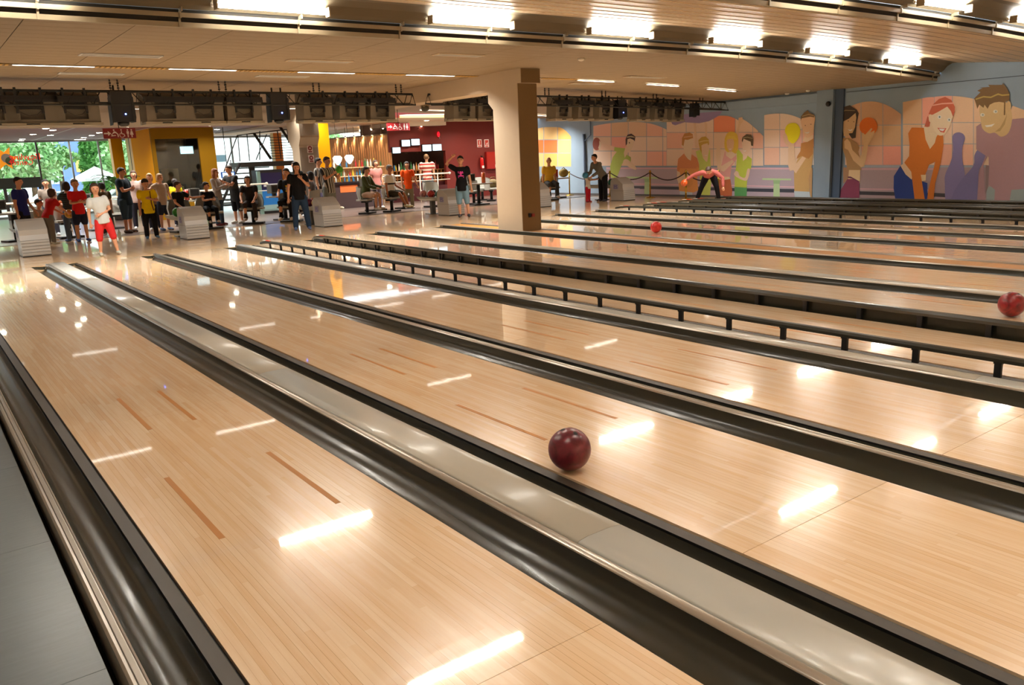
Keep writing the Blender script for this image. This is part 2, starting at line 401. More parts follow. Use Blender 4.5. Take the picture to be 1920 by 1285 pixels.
def trough(y0, idx, phase):
    """light cove: lip, slots, rail, tube battens, reflector"""
    t = thing('light_cove', ['cream light cove running across the ceiling from upper left to the mural wall', 'cream light cove in the upper right corner, nearer the camera', 'light cove above the camera', 'light cove over the pin end'][idx], 'light cove', (0, y0, 0), group='ceiling light coves')
    xs = [-2.6+i*1.13 for i in range(21)]; xs[-1] = 20.0
    def sweep(P, m, nm, sm=False):
        q = MB(); q.rings([[(x, yy, zc(x)+dz) for yy, dz in P] for x in xs], m, False, sm, True); q.build(nm, t)
    sweep([(.0, -.03), (-.05, -.03), (-.055, .025), (0, .03)], M_lip, 'lip')
    sweep([(-.07, .075), (-.11, .070), (-.115, .12), (-.07, .125)], M_lip, 'rail')
    sweep([(-.0, .03), (-.04, .03), (-.10, .155), (-.09, .165), (0, .16)], M_dark, 'slot_backing')
    sweep([(-.12, .158), (-.19, .20), (-.27, .29), (-.38, .345), (-.52, .345), (-.52, .36), (-.30, .37), (-.12, .20)], M_cream2, 'reflector', False)
    bm = MB()
    bm.box(-.012, -.07, -.033, .012, -.05, .13, M_lip); bm.box(-.01, -.125, .06, .01, -.05, .135, M_lip); bm.box(-.008, -.2, .125, .008, -.1, .17, M_lip)
    bm = bm.mesh('bracket')
    x = -2.0
    while x < 19.9:
        link('bracket', bm, t, (x, -.0, zc(x))); x += 1.45
    # one pair of tubes per fixture
    k = 0; x = phase
    while x < 19.6:
        if x > -2.5:
            L_ = min(1.42, 19.9-x); f = thing('tube_light', 'lit white fluorescent fitting in %s, number %s' % ('', ''), 'lamp', (x, y0-.24, zc(x+.7)+.205), group='fluorescent fittings in the light coves')
            q = MB(); q.box(-.02, .0, .0, L_+.02, .03, .07, M_refl, Matrix.Rotation(-.7, 4, 'X')); q.build('batten', f)
            for s in (0, 1):
                q = MB(); q.tube([(.03, -.03-.038*s, -.02+.034*s), (L_-.03, -.03-.038*s, -.02+.034*s)], .0125, M_tube, 8); q.build('tube', f)
            for xx in (0, L_-.02): q = MB(); q.box(xx, -.11, -.06, xx+.02, .0, .05, M_lip); q.build('lamp_holder', f)
            FIX.append((f, idx, k))
        x += 2.9; k += 1
FIX = []
for i_, (yy, ph) in enumerate(((-6.1, -.2), (-9.95, -.4), (-13.9, -.2), (-17.4, -.4))): trough(yy, i_, ph)
for f, idx, k in FIX:
    px = ['leftmost', 'second from left', 'third from left', 'fourth from left', 'fifth from left', 'sixth from left', 'seventh from left']
    f['label'] = 'lit white twin fluorescent fitting in the %s light cove, %s' % (['long far', 'upper right', 'third', 'rear'][idx], px[min(k, 6)])
# recessed strips
def strip_row(y, x0, step, L_, z_fn, rowname, n=20, w=.10, xmax=18.6, pw=84):
    x = x0; k = 0
    while x < xmax and k < n:
        L2 = min(L_, 19.9-x)
        zz = z_fn(x+L2/2)
        t = thing('recessed_light', 'lit recessed ceiling strip light, %s in the row %s' % (ordn[k] if k < 12 else 'last', rowname), 'lamp', (x, y, zz), group='recessed strip lights '+rowname)
        t.rotation_euler = (0, math.atan(.006*max(0, x+L2/2-10)), 0)
        q = MB(); q.box(0, -w/2, -.012, L2, w/2, -.004, M_strip); q.build('diffuser', t)
        q = MB()
        for (a, b_, c_, d_) in ((-.02, -w/2-.02, L2+.02, -w/2), (-.02, w/2, L2+.02, w/2+.02), (-.02, -w/2, 0, w/2), (L2, -w/2, L2+.02, w/2)): q.box(a, b_, -.014, c_, d_, .0, M_lip)
        q.build('frame', t)
        la = bpy.data.lights.new('strip', 'AREA'); la.shape = 'RECTANGLE'; la.size = L2*.96; la.size_y = w*.9; la.energy = pw; la.color = (1, .97, .91); la.spread = 2.35
        lo = link('louvre_lamp', la, t, (L2/2, 0, -.016))
        x += step; k += 1
strip_row(-1.75, 1.1-2.25, 2.25, 1.12, zc, 'over the foul line')
strip_row(7.7, .2, 2.25, 1.12, zc, 'behind the monitor truss', xmax=18.6, pw=95)
# perforated cable grilles between the strips
q0 = MB()
for k in range(14):
    q0.box(.01+k*.078, -.10, -.014, .055+k*.078, .10, -.003, mat('grille_yellow', (200, 160, 84), .5))
q0.box(0, -.11, -.006, 1.12, .11, -.001, mat('grille_tan', (120, 92, 50), .6)); gm = q0.mesh('ceiling_grille')
for k in range(6):
    x = 1.1-1.13+2.25*k
    if x > 12: break
    o = link('ceiling_grille', gm, None, (x+.005, -1.75, zc(x)-.002)); tag(o, 'perforated yellow ceiling grille, %s from the left between strip lights' % ordn[k], 'grille', 'ceiling grilles')
# flat grey vents
for k, (px, py, L2) in enumerate(((228, 105, 1.1), (172, 139, 1.0), (530, 144, 1.0), (600, 115, 1.1), (1210, 146, 1.2), (1100, 158, 1.0), (860, 104, .9))):
    p = atz(px, py, 3.19)
    if p.x > 10: p = atz(px, py, zc(p.x)-.01)
    q = MB(); q.box(-L2/2, -.13, -.014, L2/2, .13, -.002, mat('vent_grey', (206, 206, 204), .5) if k < 3 else mat('vent_pale', (226, 206, 176), .5))
    for j in range(3): q.box(-L2/2+.03, -.1+j*.075, -.018, L2/2-.03, -.06+j*.075, -.013, mat('vent_slot', (180, 178, 172), .5))
    o = q.build('ceiling_vent', None, (p.x, p.y, zc(p.x))); tag(o, ['grey rectangular ceiling vent at the far left', 'grey ceiling vent just before the truss, far left', 'grey ceiling vent left of the cream beam', 'pale ceiling vent above the truss', 'pale ceiling vent right of the pillar, upper', 'dark ceiling vent right of the pillar, lower', 'pale ceiling vent left of the pillar head'][k], 'vent', 'ceiling vents')
# ---------------------------------------------------------------- pillar and beam
pl = MB()
X0, X1, yA, yB = 9.52, 10.0, -3.15, -2.3
pl.box(X0+.03, yA+.0, 0.0, X1, yB, 3.3, M_pil)
pil = MB()
prof = [(yA, 0), (yB, 0), (yB, 2.48), (yB+.16, 2.62), (yB+.16, 2.84), (16, 2.84), (16, 3.3), (yA-.12, 3.3), (yA-.12, 2.93), (yA, 2.93)]
pmtx = Matrix(((0, 0, 1, 0), (1, 0, 0, 0), (0, 1, 0, 0), (0, 0, 0, 1)))
pil = MB(); pil.prism(prof, X0, X1, M_pil, pmtx)
o = struct(pil.build('trim_2')); 
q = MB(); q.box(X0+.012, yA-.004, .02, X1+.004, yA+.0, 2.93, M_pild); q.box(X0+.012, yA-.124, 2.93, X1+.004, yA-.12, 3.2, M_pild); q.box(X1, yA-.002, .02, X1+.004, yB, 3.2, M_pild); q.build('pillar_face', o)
q = MB(); q.box(X0+.16, yA-.03, .30, X0+.21, yA-.004, .38, M_blackm); q.box(X0+.22, yA-.05, .31, X0+.29, yA-.004, .37, mat('socket_red', (150, 50, 40), .5)); o2 = q.build('power_socket'); tag(o2, 'small dark and red socket low on the cream pillar', 'socket')
# baseboard of the mural wall
q = MB(); q.box(19.975, .0, 0, 20.0, 11, .06, mat('base_dark', (90, 88, 88), .5)); struct(q.build('baseboard_right'))
# ================================================================ MURAL
# each outline below is paint on the far wall (plane x = 20), converted once to metres on that wall
def crop(ox, oy, s): return lambda pts: [(atx(ox+x/s, oy+y/s, 20.0).y, atx(ox+x/s, oy+y/s, 20.0).z) for x, y in pts]
A1, A2, A3, A4, A5 = crop(1020, 220, 8.03), crop(1200, 200, 7.14), crop(1360, 200, 7.14), crop(1560, 180, 6.12), crop(1740, 140, 5.14)
def smooth(P, n=4):
    out = []; k = len(P)
    for i in range(k):
        p0, p1, p2, p3 = P[i-1], P[i], P[(i+1) % k], P[(i+2) % k]
        for j in range(n):
            t = j/n
            out.append(tuple(.5*(2*b+(c-a)*t+(2*a-5*b+4*c-d)*t*t+(3*b-a-3*c+d)*t**3) for a, b, c, d in zip(p0, p1, p2, p3)))
    return out
def ell(cx, cy, rx, ry, n=24): return [(cx+rx*math.cos(2*PI*i/n), cy+ry*math.sin(2*PI*i/n)) for i in range(n)]
mural = thing('wall_mural', 'painted mural of cartoon bowlers and arched windows covering the blue far wall', 'mural', (20, 0, 0))
PLAY = [0]
class Pt:
    def __init__(s, name, label=None): s.mb = MB(); s.name = name; s.label = label; s.k = 0
    def add(s, conv, pts, rgb, sm=False, lay=None):
        P = conv(pts)
        if sm: P = smooth(P)
        rgb = tuple(int(255*(v/255)**.60) for v in rgb)
        PLAY[0] += 1; off = .002+.00012*PLAY[0]
        s.mb.poly([(-off, y, z) for y, z in P], paint(rgb)); return s
    base = 0
    def done(s):
        o = s.mb.build(s.name, mural)
        if s.label: o['label'] = s.label
        return o
def win(conv, arch, cols, rows, colors, sill, line=(108, 124, 150)):
    """arched window: outline polygon plus individually coloured panes given as polygons"""
    w = Pt('painted_window'); w.add(conv, arch, line)
    for poly, c in colors: w.add(conv, poly, c, lay=.004)
    return w.done()
PE, PK, OR, YO, RD, LT = (232, 184, 146), (238, 160, 128), (240, 160, 60), (236, 178, 92), (232, 84, 30), (238, 196, 164)
def panes(conv, xs, ys, arch, cols, bar=1.6, line=(116, 130, 152)):
    """panes between mullion lists in crop px, top row clipped to the arch height function"""
    w = Pt('painted_window'); out = []
    x0, x1 = xs[0], xs[-1]; n = 16
    top = [(x0+(x1-x0)*k/n, arch(x0+(x1-x0)*k/n)-bar*.6) for k in range(n+1)]
    w.add(conv, top+[(x1, ys[-1]+bar), (x0, ys[-1]+bar)], line, lay=.001)
    for i in range(len(xs)-1):
        for j in range(len(ys)-1):
            x0, x1, y0, y1 = xs[i]+bar, xs[i+1]-bar, ys[j]+bar, ys[j+1]-bar
            n = 6; top = []
            for k in range(n+1):
                x = x0+(x1-x0)*k/n; top.append((x, max(y0, arch(x))))
            top = [(x, y) for x, y in top if y < y1-1]
            if len(top) < 2: continue
            poly = top+[(top[-1][0], y1), (top[0][0], y1)]
            w.add(conv, poly, cols[j][i], lay=.004)
    return w.done()
def arc(cx, top, half, h, side=None): return lambda x: top+h*(min(1, abs(x-cx)/half))**2.2
# window 0 (orange, left of the down-pipe)
panes(A1, [-140, 22-25, 205, 412], [140, 338, 540, 745], lambda x: 148+150*max(0, (x-200)/212)**2+40*max(0, (40-x)/180)**2, [[YO, YO, OR], [RD, RD, YO], [YO, OR, (240, 182, 84)]], 5)
# window 1 with leaning player
panes(A1, [740, 1012, 1270, 1545, 1790, 2060], [60, 292, 508, 735], lambda x: 70+62*abs((x-1330)/590)**2 if x < 1330 else 70+240*((x-1330)/700)**2.4, [[PK, (214, 158, 112), (224, 168, 124), PK, PE], [PE, (238, 136, 112), LT, LT, LT], [LT, PE, LT, (250, 158, 130), (250, 158, 130)]], 4)
# window 2 behind the group
panes(A2, [357, 620, 985, 1278, 1510+0, 1655], [118, 345, 565, 795], lambda x: 195+20*math.sin((x-357)/90) if x < 900 else (118+75*((1110-x)/220)**2 if x < 1110 else 118+60*((x-1110)/200)**2 if x < 1330 else 150+255*((x-1330)/330)**1.4), [[LT, LT, (240, 110, 66), PE, PE], [PK, LT, PE, (238, 170, 140), PK], [LT, PE, LT, LT, LT]], 3)
# window 3 behind the man with the yellow ball
panes(A3, [520, 730, 1030, 1190], [90, 308, 545, 785], lambda x: 92+22*((730-x)/210)**2 if x < 730 else 92+80*((x-730)/300)**2, [[LT, (238, 204, 178), LT], [LT, (240, 170, 156), PK], [(246, 176, 144), LT, (240, 222, 206)]], 3)
# window 4, right of the pilaster
panes(A4, [150, 335, 585, 797], [60, 335, 572, 795], lambda x: 62+55*abs((x-450)/230)**2 if x < 450 else 62+150*((x-450)/347)**1.9, [[(204, 144, 98), (200, 140, 92), (196, 134, 94)], [(222, 156, 110), (206, 150, 100), (200, 146, 96)], [PE, (224, 144, 114), (238, 128, 104)]], 3.2)
panes(A4, [812, 1035, 1340], [10, 325, 566, 795], lambda x: 72-60*(x-812)/300 if x < 1112 else 12, [[(206, 150, 100), (240, 138, 112)], [(214, 158, 110), LT], [PE, LT]], 3.2)
panes(A5, [62, 236, 440, 760], [200, 462, 668, 875], lambda x: 205+30*((x-200)/250)**2, [[(244, 150, 124), (238, 182, 134), (238, 182, 134)], [PE, PE, PE], [(238, 150, 118), (240, 162, 126), PE]], 2.6)
sofa = Pt('painted_sofa')
for cv, x0, x1, yt, yb, y1, y2 in ((A1, 940, 1700, 748, 1160, 1010, 1072), (A2, -40, 1650, 812, 1196, 1050, 1105), (A3, 90, 930, 812, 1250, 1080, 1145)):
    D = (yb-yt)
    if cv is A1:
        P = [(x0, yt), (x1, yt+6), (x1, yb+8), (x0, yb-8)]; st = [(x0, y1+2, x1, y1+14)]
        sofa.add(cv, P, (160, 138, 158), lay=.001); sofa.add(cv, [(x0, 755), (x1, 762), (x1, 782), (x0, 778)], (214, 156, 172), lay=.002)
        sofa.add(cv, [(x0, 992), (x1, 1000), (x1, 1016), (x0, 1008)], (214, 156, 172), lay=.002); sofa.add(cv, [(x0, 1030), (x1, 1038), (x1, 1074), (x0, 1068)], (36, 38, 48), lay=.002)
    elif cv is A2:
        sofa.add(cv, [(x0+40, yt), (x1, yt), (x1, yb+26), (x0+40, yb-30)], (160, 138, 158), lay=.001)
        sofa.add(cv, [(x0+40, 818), (x1, 820), (x1, 838), (x0+40, 834)], (214, 156, 172), lay=.002); sofa.add(cv, [(x0+40, 1028), (x1, 1060), (x1, 1076), (x0+40, 1046)], (214, 156, 172), lay=.002)
        sofa.add(cv, [(x0+40, 1064), (x1, 1092), (x1, 1136), (x0+40, 1102)], (36, 38, 48), lay=.002)
    else:
        sofa.add(cv, [(x0, yt), (x1, yt), (x1, yb+10), (x0, yb-40)], (158, 136, 154), lay=.001)
        sofa.add(cv, [(x0, 820), (x1, 822), (x1, 842), (x0, 834)], (214, 156, 172), lay=.002); sofa.add(cv, [(x0, 1048), (x1, 1068), (x1, 1086), (x0, 1064)], (214, 156, 172), lay=.002)
        sofa.add(cv, [(x0, 1090), (x1, 1104), (x1, 1152), (x0, 1132)], (30, 32, 42), lay=.002)
sofa.done(); sofa = Pt('painted_sofa')
for x0, x1 in ((320, 1300),):
    sofa.add(A4, [(x0, 795), (x1, 795), (x1, 1260), (x0, 1240)], (140, 112, 116), lay=.001); sofa.add(A4, [(x0, 797), (x1, 797), (x1, 824), (x0, 822)], (128, 140, 154), lay=.002)
    sofa.add(A4, [(x0, 828), (x1, 830), (x1, 848), (x0, 850)], (184, 126, 138), lay=.002); sofa.add(A4, [(x0, 1058), (x1, 1074), (x1, 1092), (x0, 1076)], (184, 126, 138), lay=.002)
    sofa.add(A4, [(x0, 1094), (x1, 1116), (x1, 1160), (x0, 1134)], (26, 24, 28), lay=.002)
sofa.add(A5, [(70, 875), (760, 875), (760, 1262), (70, 1258)], (140, 112, 120), lay=.0012); sofa.add(A5, [(70, 876), (760, 878), (760, 896), (70, 894)], (128, 140, 154), lay=.002); sofa.add(A5, [(70, 1140), (170, 1146), (170, 1182), (70, 1176)], (30, 28, 32), lay=.002)
sofa.done()
def table(cv, x0, x1, y, s0, s1, yb, c1=(160, 202, 130), c2=(122, 172, 104)):
    t = Pt('painted_table'); t.base = .004; t.add(cv, [(x0, y), (x1, y+6), (x1, y+30), (x0, y+24)], c1); t.add(cv, [(s0, y+28), (s1, y+28), (s1-8, y+75), (s0+5, y+75)], c2); t.add(cv, [(s0+6, y+75), (s1-10, y+75), (s1-6, yb), (s0, yb)], c1); t.done()
table(A2, -180, 245, 936, 60, 140, 1180); table(A3, 500, 885, 958, 645, 740, 1245)
SK = (228, 190, 148); SKD = (206, 166, 118)
# --- leaning player in green
p = Pt('painted_player', 'green shirted painted player swinging a maroon ball'); p.base = .006
p.add(A1, [(850, 400), (1010, 425), (1080, 455), (1100, 505), (1000, 492), (850, 470)], (236, 178, 140), True)
p.add(A1, ell(797, 402, 60, 96), (112, 36, 24))
p.add(A1, [(838, 350), (866, 410), (850, 480), (822, 466), (836, 410)], SK, True)
p.add(A1, [(1065, 450), (1240, 470), (1240, 560), (1310, 600), (1310, 680), (1240, 640), (1180, 700), (1120, 860), (1080, 950), (1010, 900), (1000, 740), (1040, 600), (1100, 520), (1060, 505)], (146, 174, 50), False)
p.add(A1, [(1205, 540), (1235, 440), (1300, 500), (1250, 560), (1222, 610)], SK, False)
p.add(A1, [(1210, 640), (1270, 640), (1390, 750), (1380, 790), (1300, 760), (1240, 720), (1190, 710)], SK, True)
p.add(A1, [(1244, 420), (1250, 300), (1320, 285), (1368, 330), (1350, 420), (1300, 515), (1262, 460)], SK, True)
p.add(A1, [(1235, 430), (1232, 330), (1262, 262), (1320, 246), (1380, 290), (1370, 360), (1352, 340), (1300, 318), (1262, 330), (1256, 400)], (40, 24, 22), False)
p.add(A1, [(1255, 290), (1320, 280), (1370, 296), (1368, 308), (1310, 298), (1256, 308)], (176, 160, 110))
p.add(A1, ell(1290, 384, 8, 12), (70, 40, 30)); p.done()
# --- group of four
def head(p, cv, cx, cy, rx, ry, skin=SK): p.add(cv, [(cx+rx*math.cos(2*PI*i/20)*(1 if math.sin(2*PI*i/20) < 0 else .86-.3*math.sin(2*PI*i/20)**3), cy+ry*math.sin(2*PI*i/20)) for i in range(20)], skin)
def eyes(p, cv, pts, r=6):
    for x, y in pts: p.add(cv, ell(x, y, r, r*.7, 10), (80, 50, 36))
def smile(p, cv, x, y, w, h, c=(246, 232, 220)): p.add(cv, [(x-w, y-h*.4), (x, y), (x+w, y-h*.7), (x+w*.4, y+h), (x-w*.3, y+h)], c)
p = Pt('painted_player', 'red haired painted player in an orange shirt'); p.base = .006
p.add(A2, [(535, 1130), (705, 1130), (705, 1195), (540, 1190)], (170, 190, 206))
p.add(A2, [(500, 820), (515, 700), (590, 630), (690, 635), (770, 700), (800, 830), (770, 960), (785, 1120), (720, 1150), (530, 1130), (520, 1020), (500, 960)], (226, 128, 54))
p.add(A2, [(500, 870), (515, 700), (590, 630), (690, 635), (770, 690), (798, 790), (790, 830), (770, 800), (765, 830), (540, 826), (530, 862)], (206, 104, 52))
p.add(A2, [(600, 580), (700, 580), (685, 725), (645, 700), (600, 640)], (232, 200, 160))
p.add(A2, [(500, 860), (540, 880), (545, 930), (630, 900), (640, 860), (660, 900), (700, 930), (650, 960), (590, 980), (520, 1030), (500, 970)], (234, 200, 160))
head(p, A2, 645, 510, 76, 118, (234, 202, 164)); p.add(A2, ell(574, 525, 14, 26), (234, 202, 164))
p.add(A2, [(565, 512), (568, 420), (600, 360), (670, 346), (712, 372), (716, 420), (640, 446), (604, 440), (596, 480), (586, 530)], (176, 98, 36))
p.add(A2, [(590, 405), (650, 396), (712, 388), (712, 398), (650, 408), (592, 416)], (214, 150, 96))
p.add(A2, ell(660, 1022, 52, 56), (216, 122, 50)); p.done()
p = Pt('painted_player', 'painted player in light green with both arms raised'); p.base = .010
p.add(A2, [(720, 210), (770, 172), (752, 240), (765, 420), (775, 560), (745, 560), (735, 420)], (226, 180, 136))
p.add(A2, [(832, 178), (885, 200), (905, 230), (900, 400), (880, 400), (870, 220)], (226, 180, 136))
p.add(A2, [(750, 600), (800, 580), (940, 580), (950, 800), (960, 1000), (940, 1200), (830, 1200), (800, 900), (795, 760)], (176, 200, 66))
p.add(A2, [(825, 600), (925, 600), (905, 740), (885, 735), (850, 690)], SK)
head(p, A2, 880, 580, 56, 100, SK)
p.add(A2, [(790, 500), (785, 450), (830, 408), (885, 398), (925, 440), (930, 500), (918, 522), (910, 490), (850, 505), (828, 520), (832, 630), (806, 570)], (176, 128, 34))
p.add(A2, [(795, 470), (860, 452), (925, 452), (925, 460), (860, 464), (796, 482)], (214, 184, 100)); smile(p, A2, 885, 650, 26, 10); p.done()
p = Pt('painted_player', 'blond painted girl in a pink top waving'); p.base = .010
p.add(A2, [(1290, 340), (1320, 250), (1325, 150), (1375, 140), (1385, 195), (1340, 260), (1320, 400), (1310, 560), (1270, 640)], (222, 172, 122))
p.add(A2, [(1040, 530), (1080, 560), (1085, 700), (1100, 850), (1050, 860), (1028, 700), (1025, 590)], (228, 184, 140), True)
p.add(A2, [(1140, 600), (1290, 640), (1300, 700), (1230, 800), (1210, 960), (1060, 940), (1080, 850), (1110, 720)], (222, 138, 130))
p.add(A2, [(1150, 610), (1260, 600), (1290, 650), (1225, 705), (1160, 660)], (228, 190, 150))
p.add(A2, [(1085, 800), (1240, 710), (1262, 740), (1130, 870), (1090, 860)], (232, 186, 148))
p.add(A2, [(1060, 935), (1200, 940), (1215, 975), (1120, 990), (1050, 975)], (238, 206, 150))
p.add(A2, [(1050, 965), (1110, 985), (1215, 970), (1240, 1120), (1235, 1210), (1040, 1210), (1040, 1080)], (168, 66, 32))
p.add(A2, [(1140, 560), (1140, 430), (1180, 350), (1240, 335), (1300, 365), (1322, 460), (1315, 580), (1285, 630), (1230, 600), (1180, 610)], (224, 174, 40), True)
head(p, A2, 1215, 510, 54, 100, (222, 164, 108)); p.add(A2, [(1160, 440), (1180, 390), (1270, 390), (1310, 450), (1240, 430)], (226, 184, 50))
smile(p, A2, 1212, 566, 20, 10); p.done()
p = Pt('painted_player', 'dark haired painted player in lime shirt and green trousers'); p.base = .012
p.add(A3, [(128, 1070), (295, 1080), (290, 1215), (128, 1210)], (52, 128, 56))
p.add(A3, [(155, 610), (180, 570), (235, 640), (300, 655), (360, 700), (350, 830), (310, 850), (290, 1085), (130, 1075), (130, 920), (145, 840), (160, 700)], (172, 196, 44))
p.add(A3, [(120, 900), (150, 860), (180, 880), (200, 930), (270, 950), (300, 840), (335, 845), (300, 980), (240, 985), (170, 950), (140, 930)], (236, 190, 154), True)
p.add(A3, [(240, 620), (320, 600), (290, 690), (240, 730)], (240, 198, 164))
head(p, A3, 290, 520, 68, 120, (236, 192, 154)); p.add(A3, ell(366, 525, 12, 26), (236, 192, 154))
p.add(A3, [(225, 455), (235, 410), (290, 368), (350, 374), (380, 430), (378, 530), (350, 520), (345, 470), (300, 452), (250, 430), (234, 480)], (60, 42, 24))
p.add(A3, [(240, 415), (300, 404), (372, 424), (372, 432), (300, 414), (240, 424)], (150, 130, 80)); smile(p, A3, 265, 590, 24, 10); p.done()
# --- man with the yellow ball
p = Pt('painted_player', 'painted man in brown holding up a yellow ball'); p.base = .006
p.add(A3, [(925, 1130), (1130, 1130), (1150, 1252), (940, 1252)], (170, 192, 206))
p.add(A3, [(1140, 815), (1172, 820), (1162, 1250), (1140, 1180), (1115, 1000)], (176, 122, 68))
p.add(A3, [(1050, 500), (1185, 430), (1180, 640), (1160, 800), (1120, 960), (1130, 1140), (930, 1130), (925, 890), (960, 740), (1010, 620)], (192, 138, 68))
p.add(A3, [(1020, 490), (1100, 470), (1185, 420), (1180, 630), (1120, 700), (1030, 660), (960, 700), (970, 660), (1010, 600)], (172, 98, 36))
p.add(A3, [(850, 500), (925, 490), (935, 660), (960, 760), (1040, 665), (1085, 690), (950, 895), (915, 850), (870, 860), (845, 780)], (230, 182, 136))
p.add(A3, [(1040, 460), (1080, 380), (1180, 380), (1180, 430), (1100, 475)], (236, 196, 150))
p.add(A3, [(1025, 150), (1197, 120), (1195, 250), (1180, 360), (1110, 420), (1060, 380), (1035, 290)], (230, 172, 120), True)
p.add(A3, [(1015, 190), (1020, 130), (1060, 80), (1108, 48), (1130, 80), (1198, 110), (1197, 145), (1140, 135), (1060, 150), (1030, 155)], (78, 52, 26))
p.add(A3, [(1035, 125), (1120, 98), (1190, 118), (1190, 126), (1120, 110), (1036, 135)], (150, 118, 70))
eyes(p, A3, ((1077, 252), (1152, 236)), 8); smile(p, A3, 1100, 345, 38, 14)
p.add(A3, [(780, 400), (810, 360), (870, 470), (925, 480), (920, 520), (850, 530), (800, 480)], (228, 174, 128), True)
p.add(A3, [(803, 330), (830, 250), (900, 218), (970, 235), (1008, 310), (995, 400), (950, 470), (900, 492), (850, 450), (835, 395)], (242, 230, 10), True)
p.done()
# --- woman with orange ball
p = Pt('painted_player', 'painted woman with black bob holding an orange ball'); p.base = .006
p.add(A4, [(135, 820), (200, 820), (200, 940), (135, 1010)], (150, 98, 60))
p.add(A4, [(200, 840), (330, 840), (325, 1000), (190, 980)], (226, 182, 120))
p.add(A4, [(180, 955), (260, 950), (320, 990), (320, 1218), (92, 1205), (105, 1080)], (96, 26, 48))
p.add(A4, [(185, 925), (220, 925), (320, 980), (318, 992), (240, 950), (186, 940)], (70, 22, 44))
p.add(A4, [(130, 480), (200, 480), (290, 540), (320, 590), (305, 640), (330, 740), (345, 850), (180, 850), (165, 720), (125, 600)], (150, 104, 54))
p.add(A4, [(145, 520), (180, 490), (215, 530), (240, 620), (330, 710), (370, 560), (350, 470), (395, 440), (490, 390), (480, 460), (420, 560), (400, 700), (375, 810), (340, 820), (250, 740), (190, 620), (150, 600)], (214, 164, 104))
p.add(A4, [(75, 490), (80, 220), (130, 130), (210, 105), (290, 160), (312, 200), (285, 330), (278, 480), (235, 490), (200, 440), (140, 440), (130, 500)], (30, 22, 16))
p.add(A4, [(120, 300), (200, 260), (275, 195), (285, 250), (270, 360), (240, 425), (200, 430), (195, 470), (140, 460), (130, 380), (100, 320), (100, 270)], (200, 150, 92))
p.add(A4, [(100, 185), (160, 160), (270, 165), (270, 172), (160, 170), (104, 196)], (110, 90, 50)); eyes(p, A4, ((192, 288), (255, 296)), 8)
smile(p, A4, 215, 388, 30, 14, (240, 226, 214)); p.add(A4, ell(424, 350, 104, 104, 30), (224, 74, 12))
p.add(A4, [(360, 420), (385, 445), (455, 370), (470, 375), (445, 420), (495, 395), (490, 430), (420, 540), (370, 540), (352, 470)], (214, 164, 104)); p.done()
# --- red haired woman
p = Pt('painted_player', 'painted red haired woman leaning forward in an orange sweater'); p.base = .006
p.add(A4, [(715, 920), (790, 800), (900, 930), (1100, 1000), (1100, 1245), (740, 1235), (712, 1060)], (12, 26, 90), False)
p.add(A4, [(790, 800), (850, 760), (930, 900), (920, 960), (850, 900)], (226, 176, 124)); p.add(A4, [(1020, 900), (1085, 900), (1080, 970), (1030, 980)], (226, 184, 120))
p.add(A4, [(880, 430), (920, 362), (1060, 365), (1130, 610), (1215, 450), (1280, 440), (1285, 560), (1255, 760), (1190, 1000), (1165, 1250), (1090, 1250), (1110, 1080), (1190, 755), (1120, 790), (1075, 905), (1025, 905), (1080, 1248), (960, 1245), (915, 870), (835, 765), (890, 690), (895, 560)], (196, 78, 16))
p.add(A4, [(1060, 370), (1120, 300), (1210, 440), (1185, 540), (1130, 610), (1080, 500)], (234, 200, 150))
p.add(A5, [(0, 465), (40, 400), (110, 580), (60, 560), (0, 560)], (232, 196, 148))
p.add(A5, [(20, 380), (60, 300), (190, 290), (240, 360), (235, 440), (180, 560), (130, 588), (90, 570), (50, 500), (36, 440)], (238, 204, 158), True)
p.add(A5, [(10, 380), (50, 290), (110, 235), (170, 215), (230, 245), (264, 310), (262, 360), (245, 405), (225, 350), (190, 308), (110, 355), (46, 388)], (184, 60, 34), False)
p.add(A5, [(0, 400), (30, 440), (20, 500), (0, 506), (-30, 500), (-10, 440)], (170, 56, 34)); p.add(A5, [(46, 292), (140, 274), (250, 268), (252, 282), (140, 286), (48, 302)], (238, 150, 120))
p.add(A5, ell(28, 420, 17, 38), (236, 198, 150))
for ex, ey in ((115, 408), (208, 436)): p.add(A5, ell(ex, ey, 18, 18), (246, 242, 230)); p.add(A5, ell(ex+2, ey, 9, 10), (120, 130, 110)); p.add(A5, ell(ex+2, ey, 4, 5), (30, 30, 30))
p.add(A5, [(95, 512), (130, 516), (182, 516), (160, 560), (125, 552)], (200, 50, 30)); p.add(A5, [(108, 520), (170, 522), (150, 546), (124, 540)], (250, 246, 240)); p.done()
for nm, P in (('left', [(165, 1050), (170, 960), (225, 830), (243, 720), (238, 610), (255, 570), (300, 556), (345, 575), (360, 620), (335, 700), (335, 820), (358, 960), (355, 1100), (320, 1262), (185, 1262)]), ('right', [(235, 1262), (250, 1140), (330, 1010), (440, 880), (452, 780), (490, 715), (540, 700), (580, 725), (582, 780), (540, 850), (495, 930), (490, 1080), (470, 1262)])):
    p = Pt('painted_pin', None); p.base = .012 if nm == 'left' else .016; p.add(A5, [(x+(2 if nm == 'left' else 0), y) for x, y in P], (92, 82, 140) if nm == 'left' else (84, 76, 132), True); p.done()
p = Pt('painted_player', 'painted spiky haired man in a mauve shirt'); p.base = .008
p.add(A5, [(820, 300), (960, 350), (1000, 420), (800, 440), (760, 430)], (224, 172, 124))
p.add(A5, [(570, 1080), (660, 1080), (640, 1275), (565, 1270)], (112, 130, 134)); p.add(A5, [(790, 1090), (1000, 1090), (1000, 1290), (780, 1280)], (112, 130, 134))
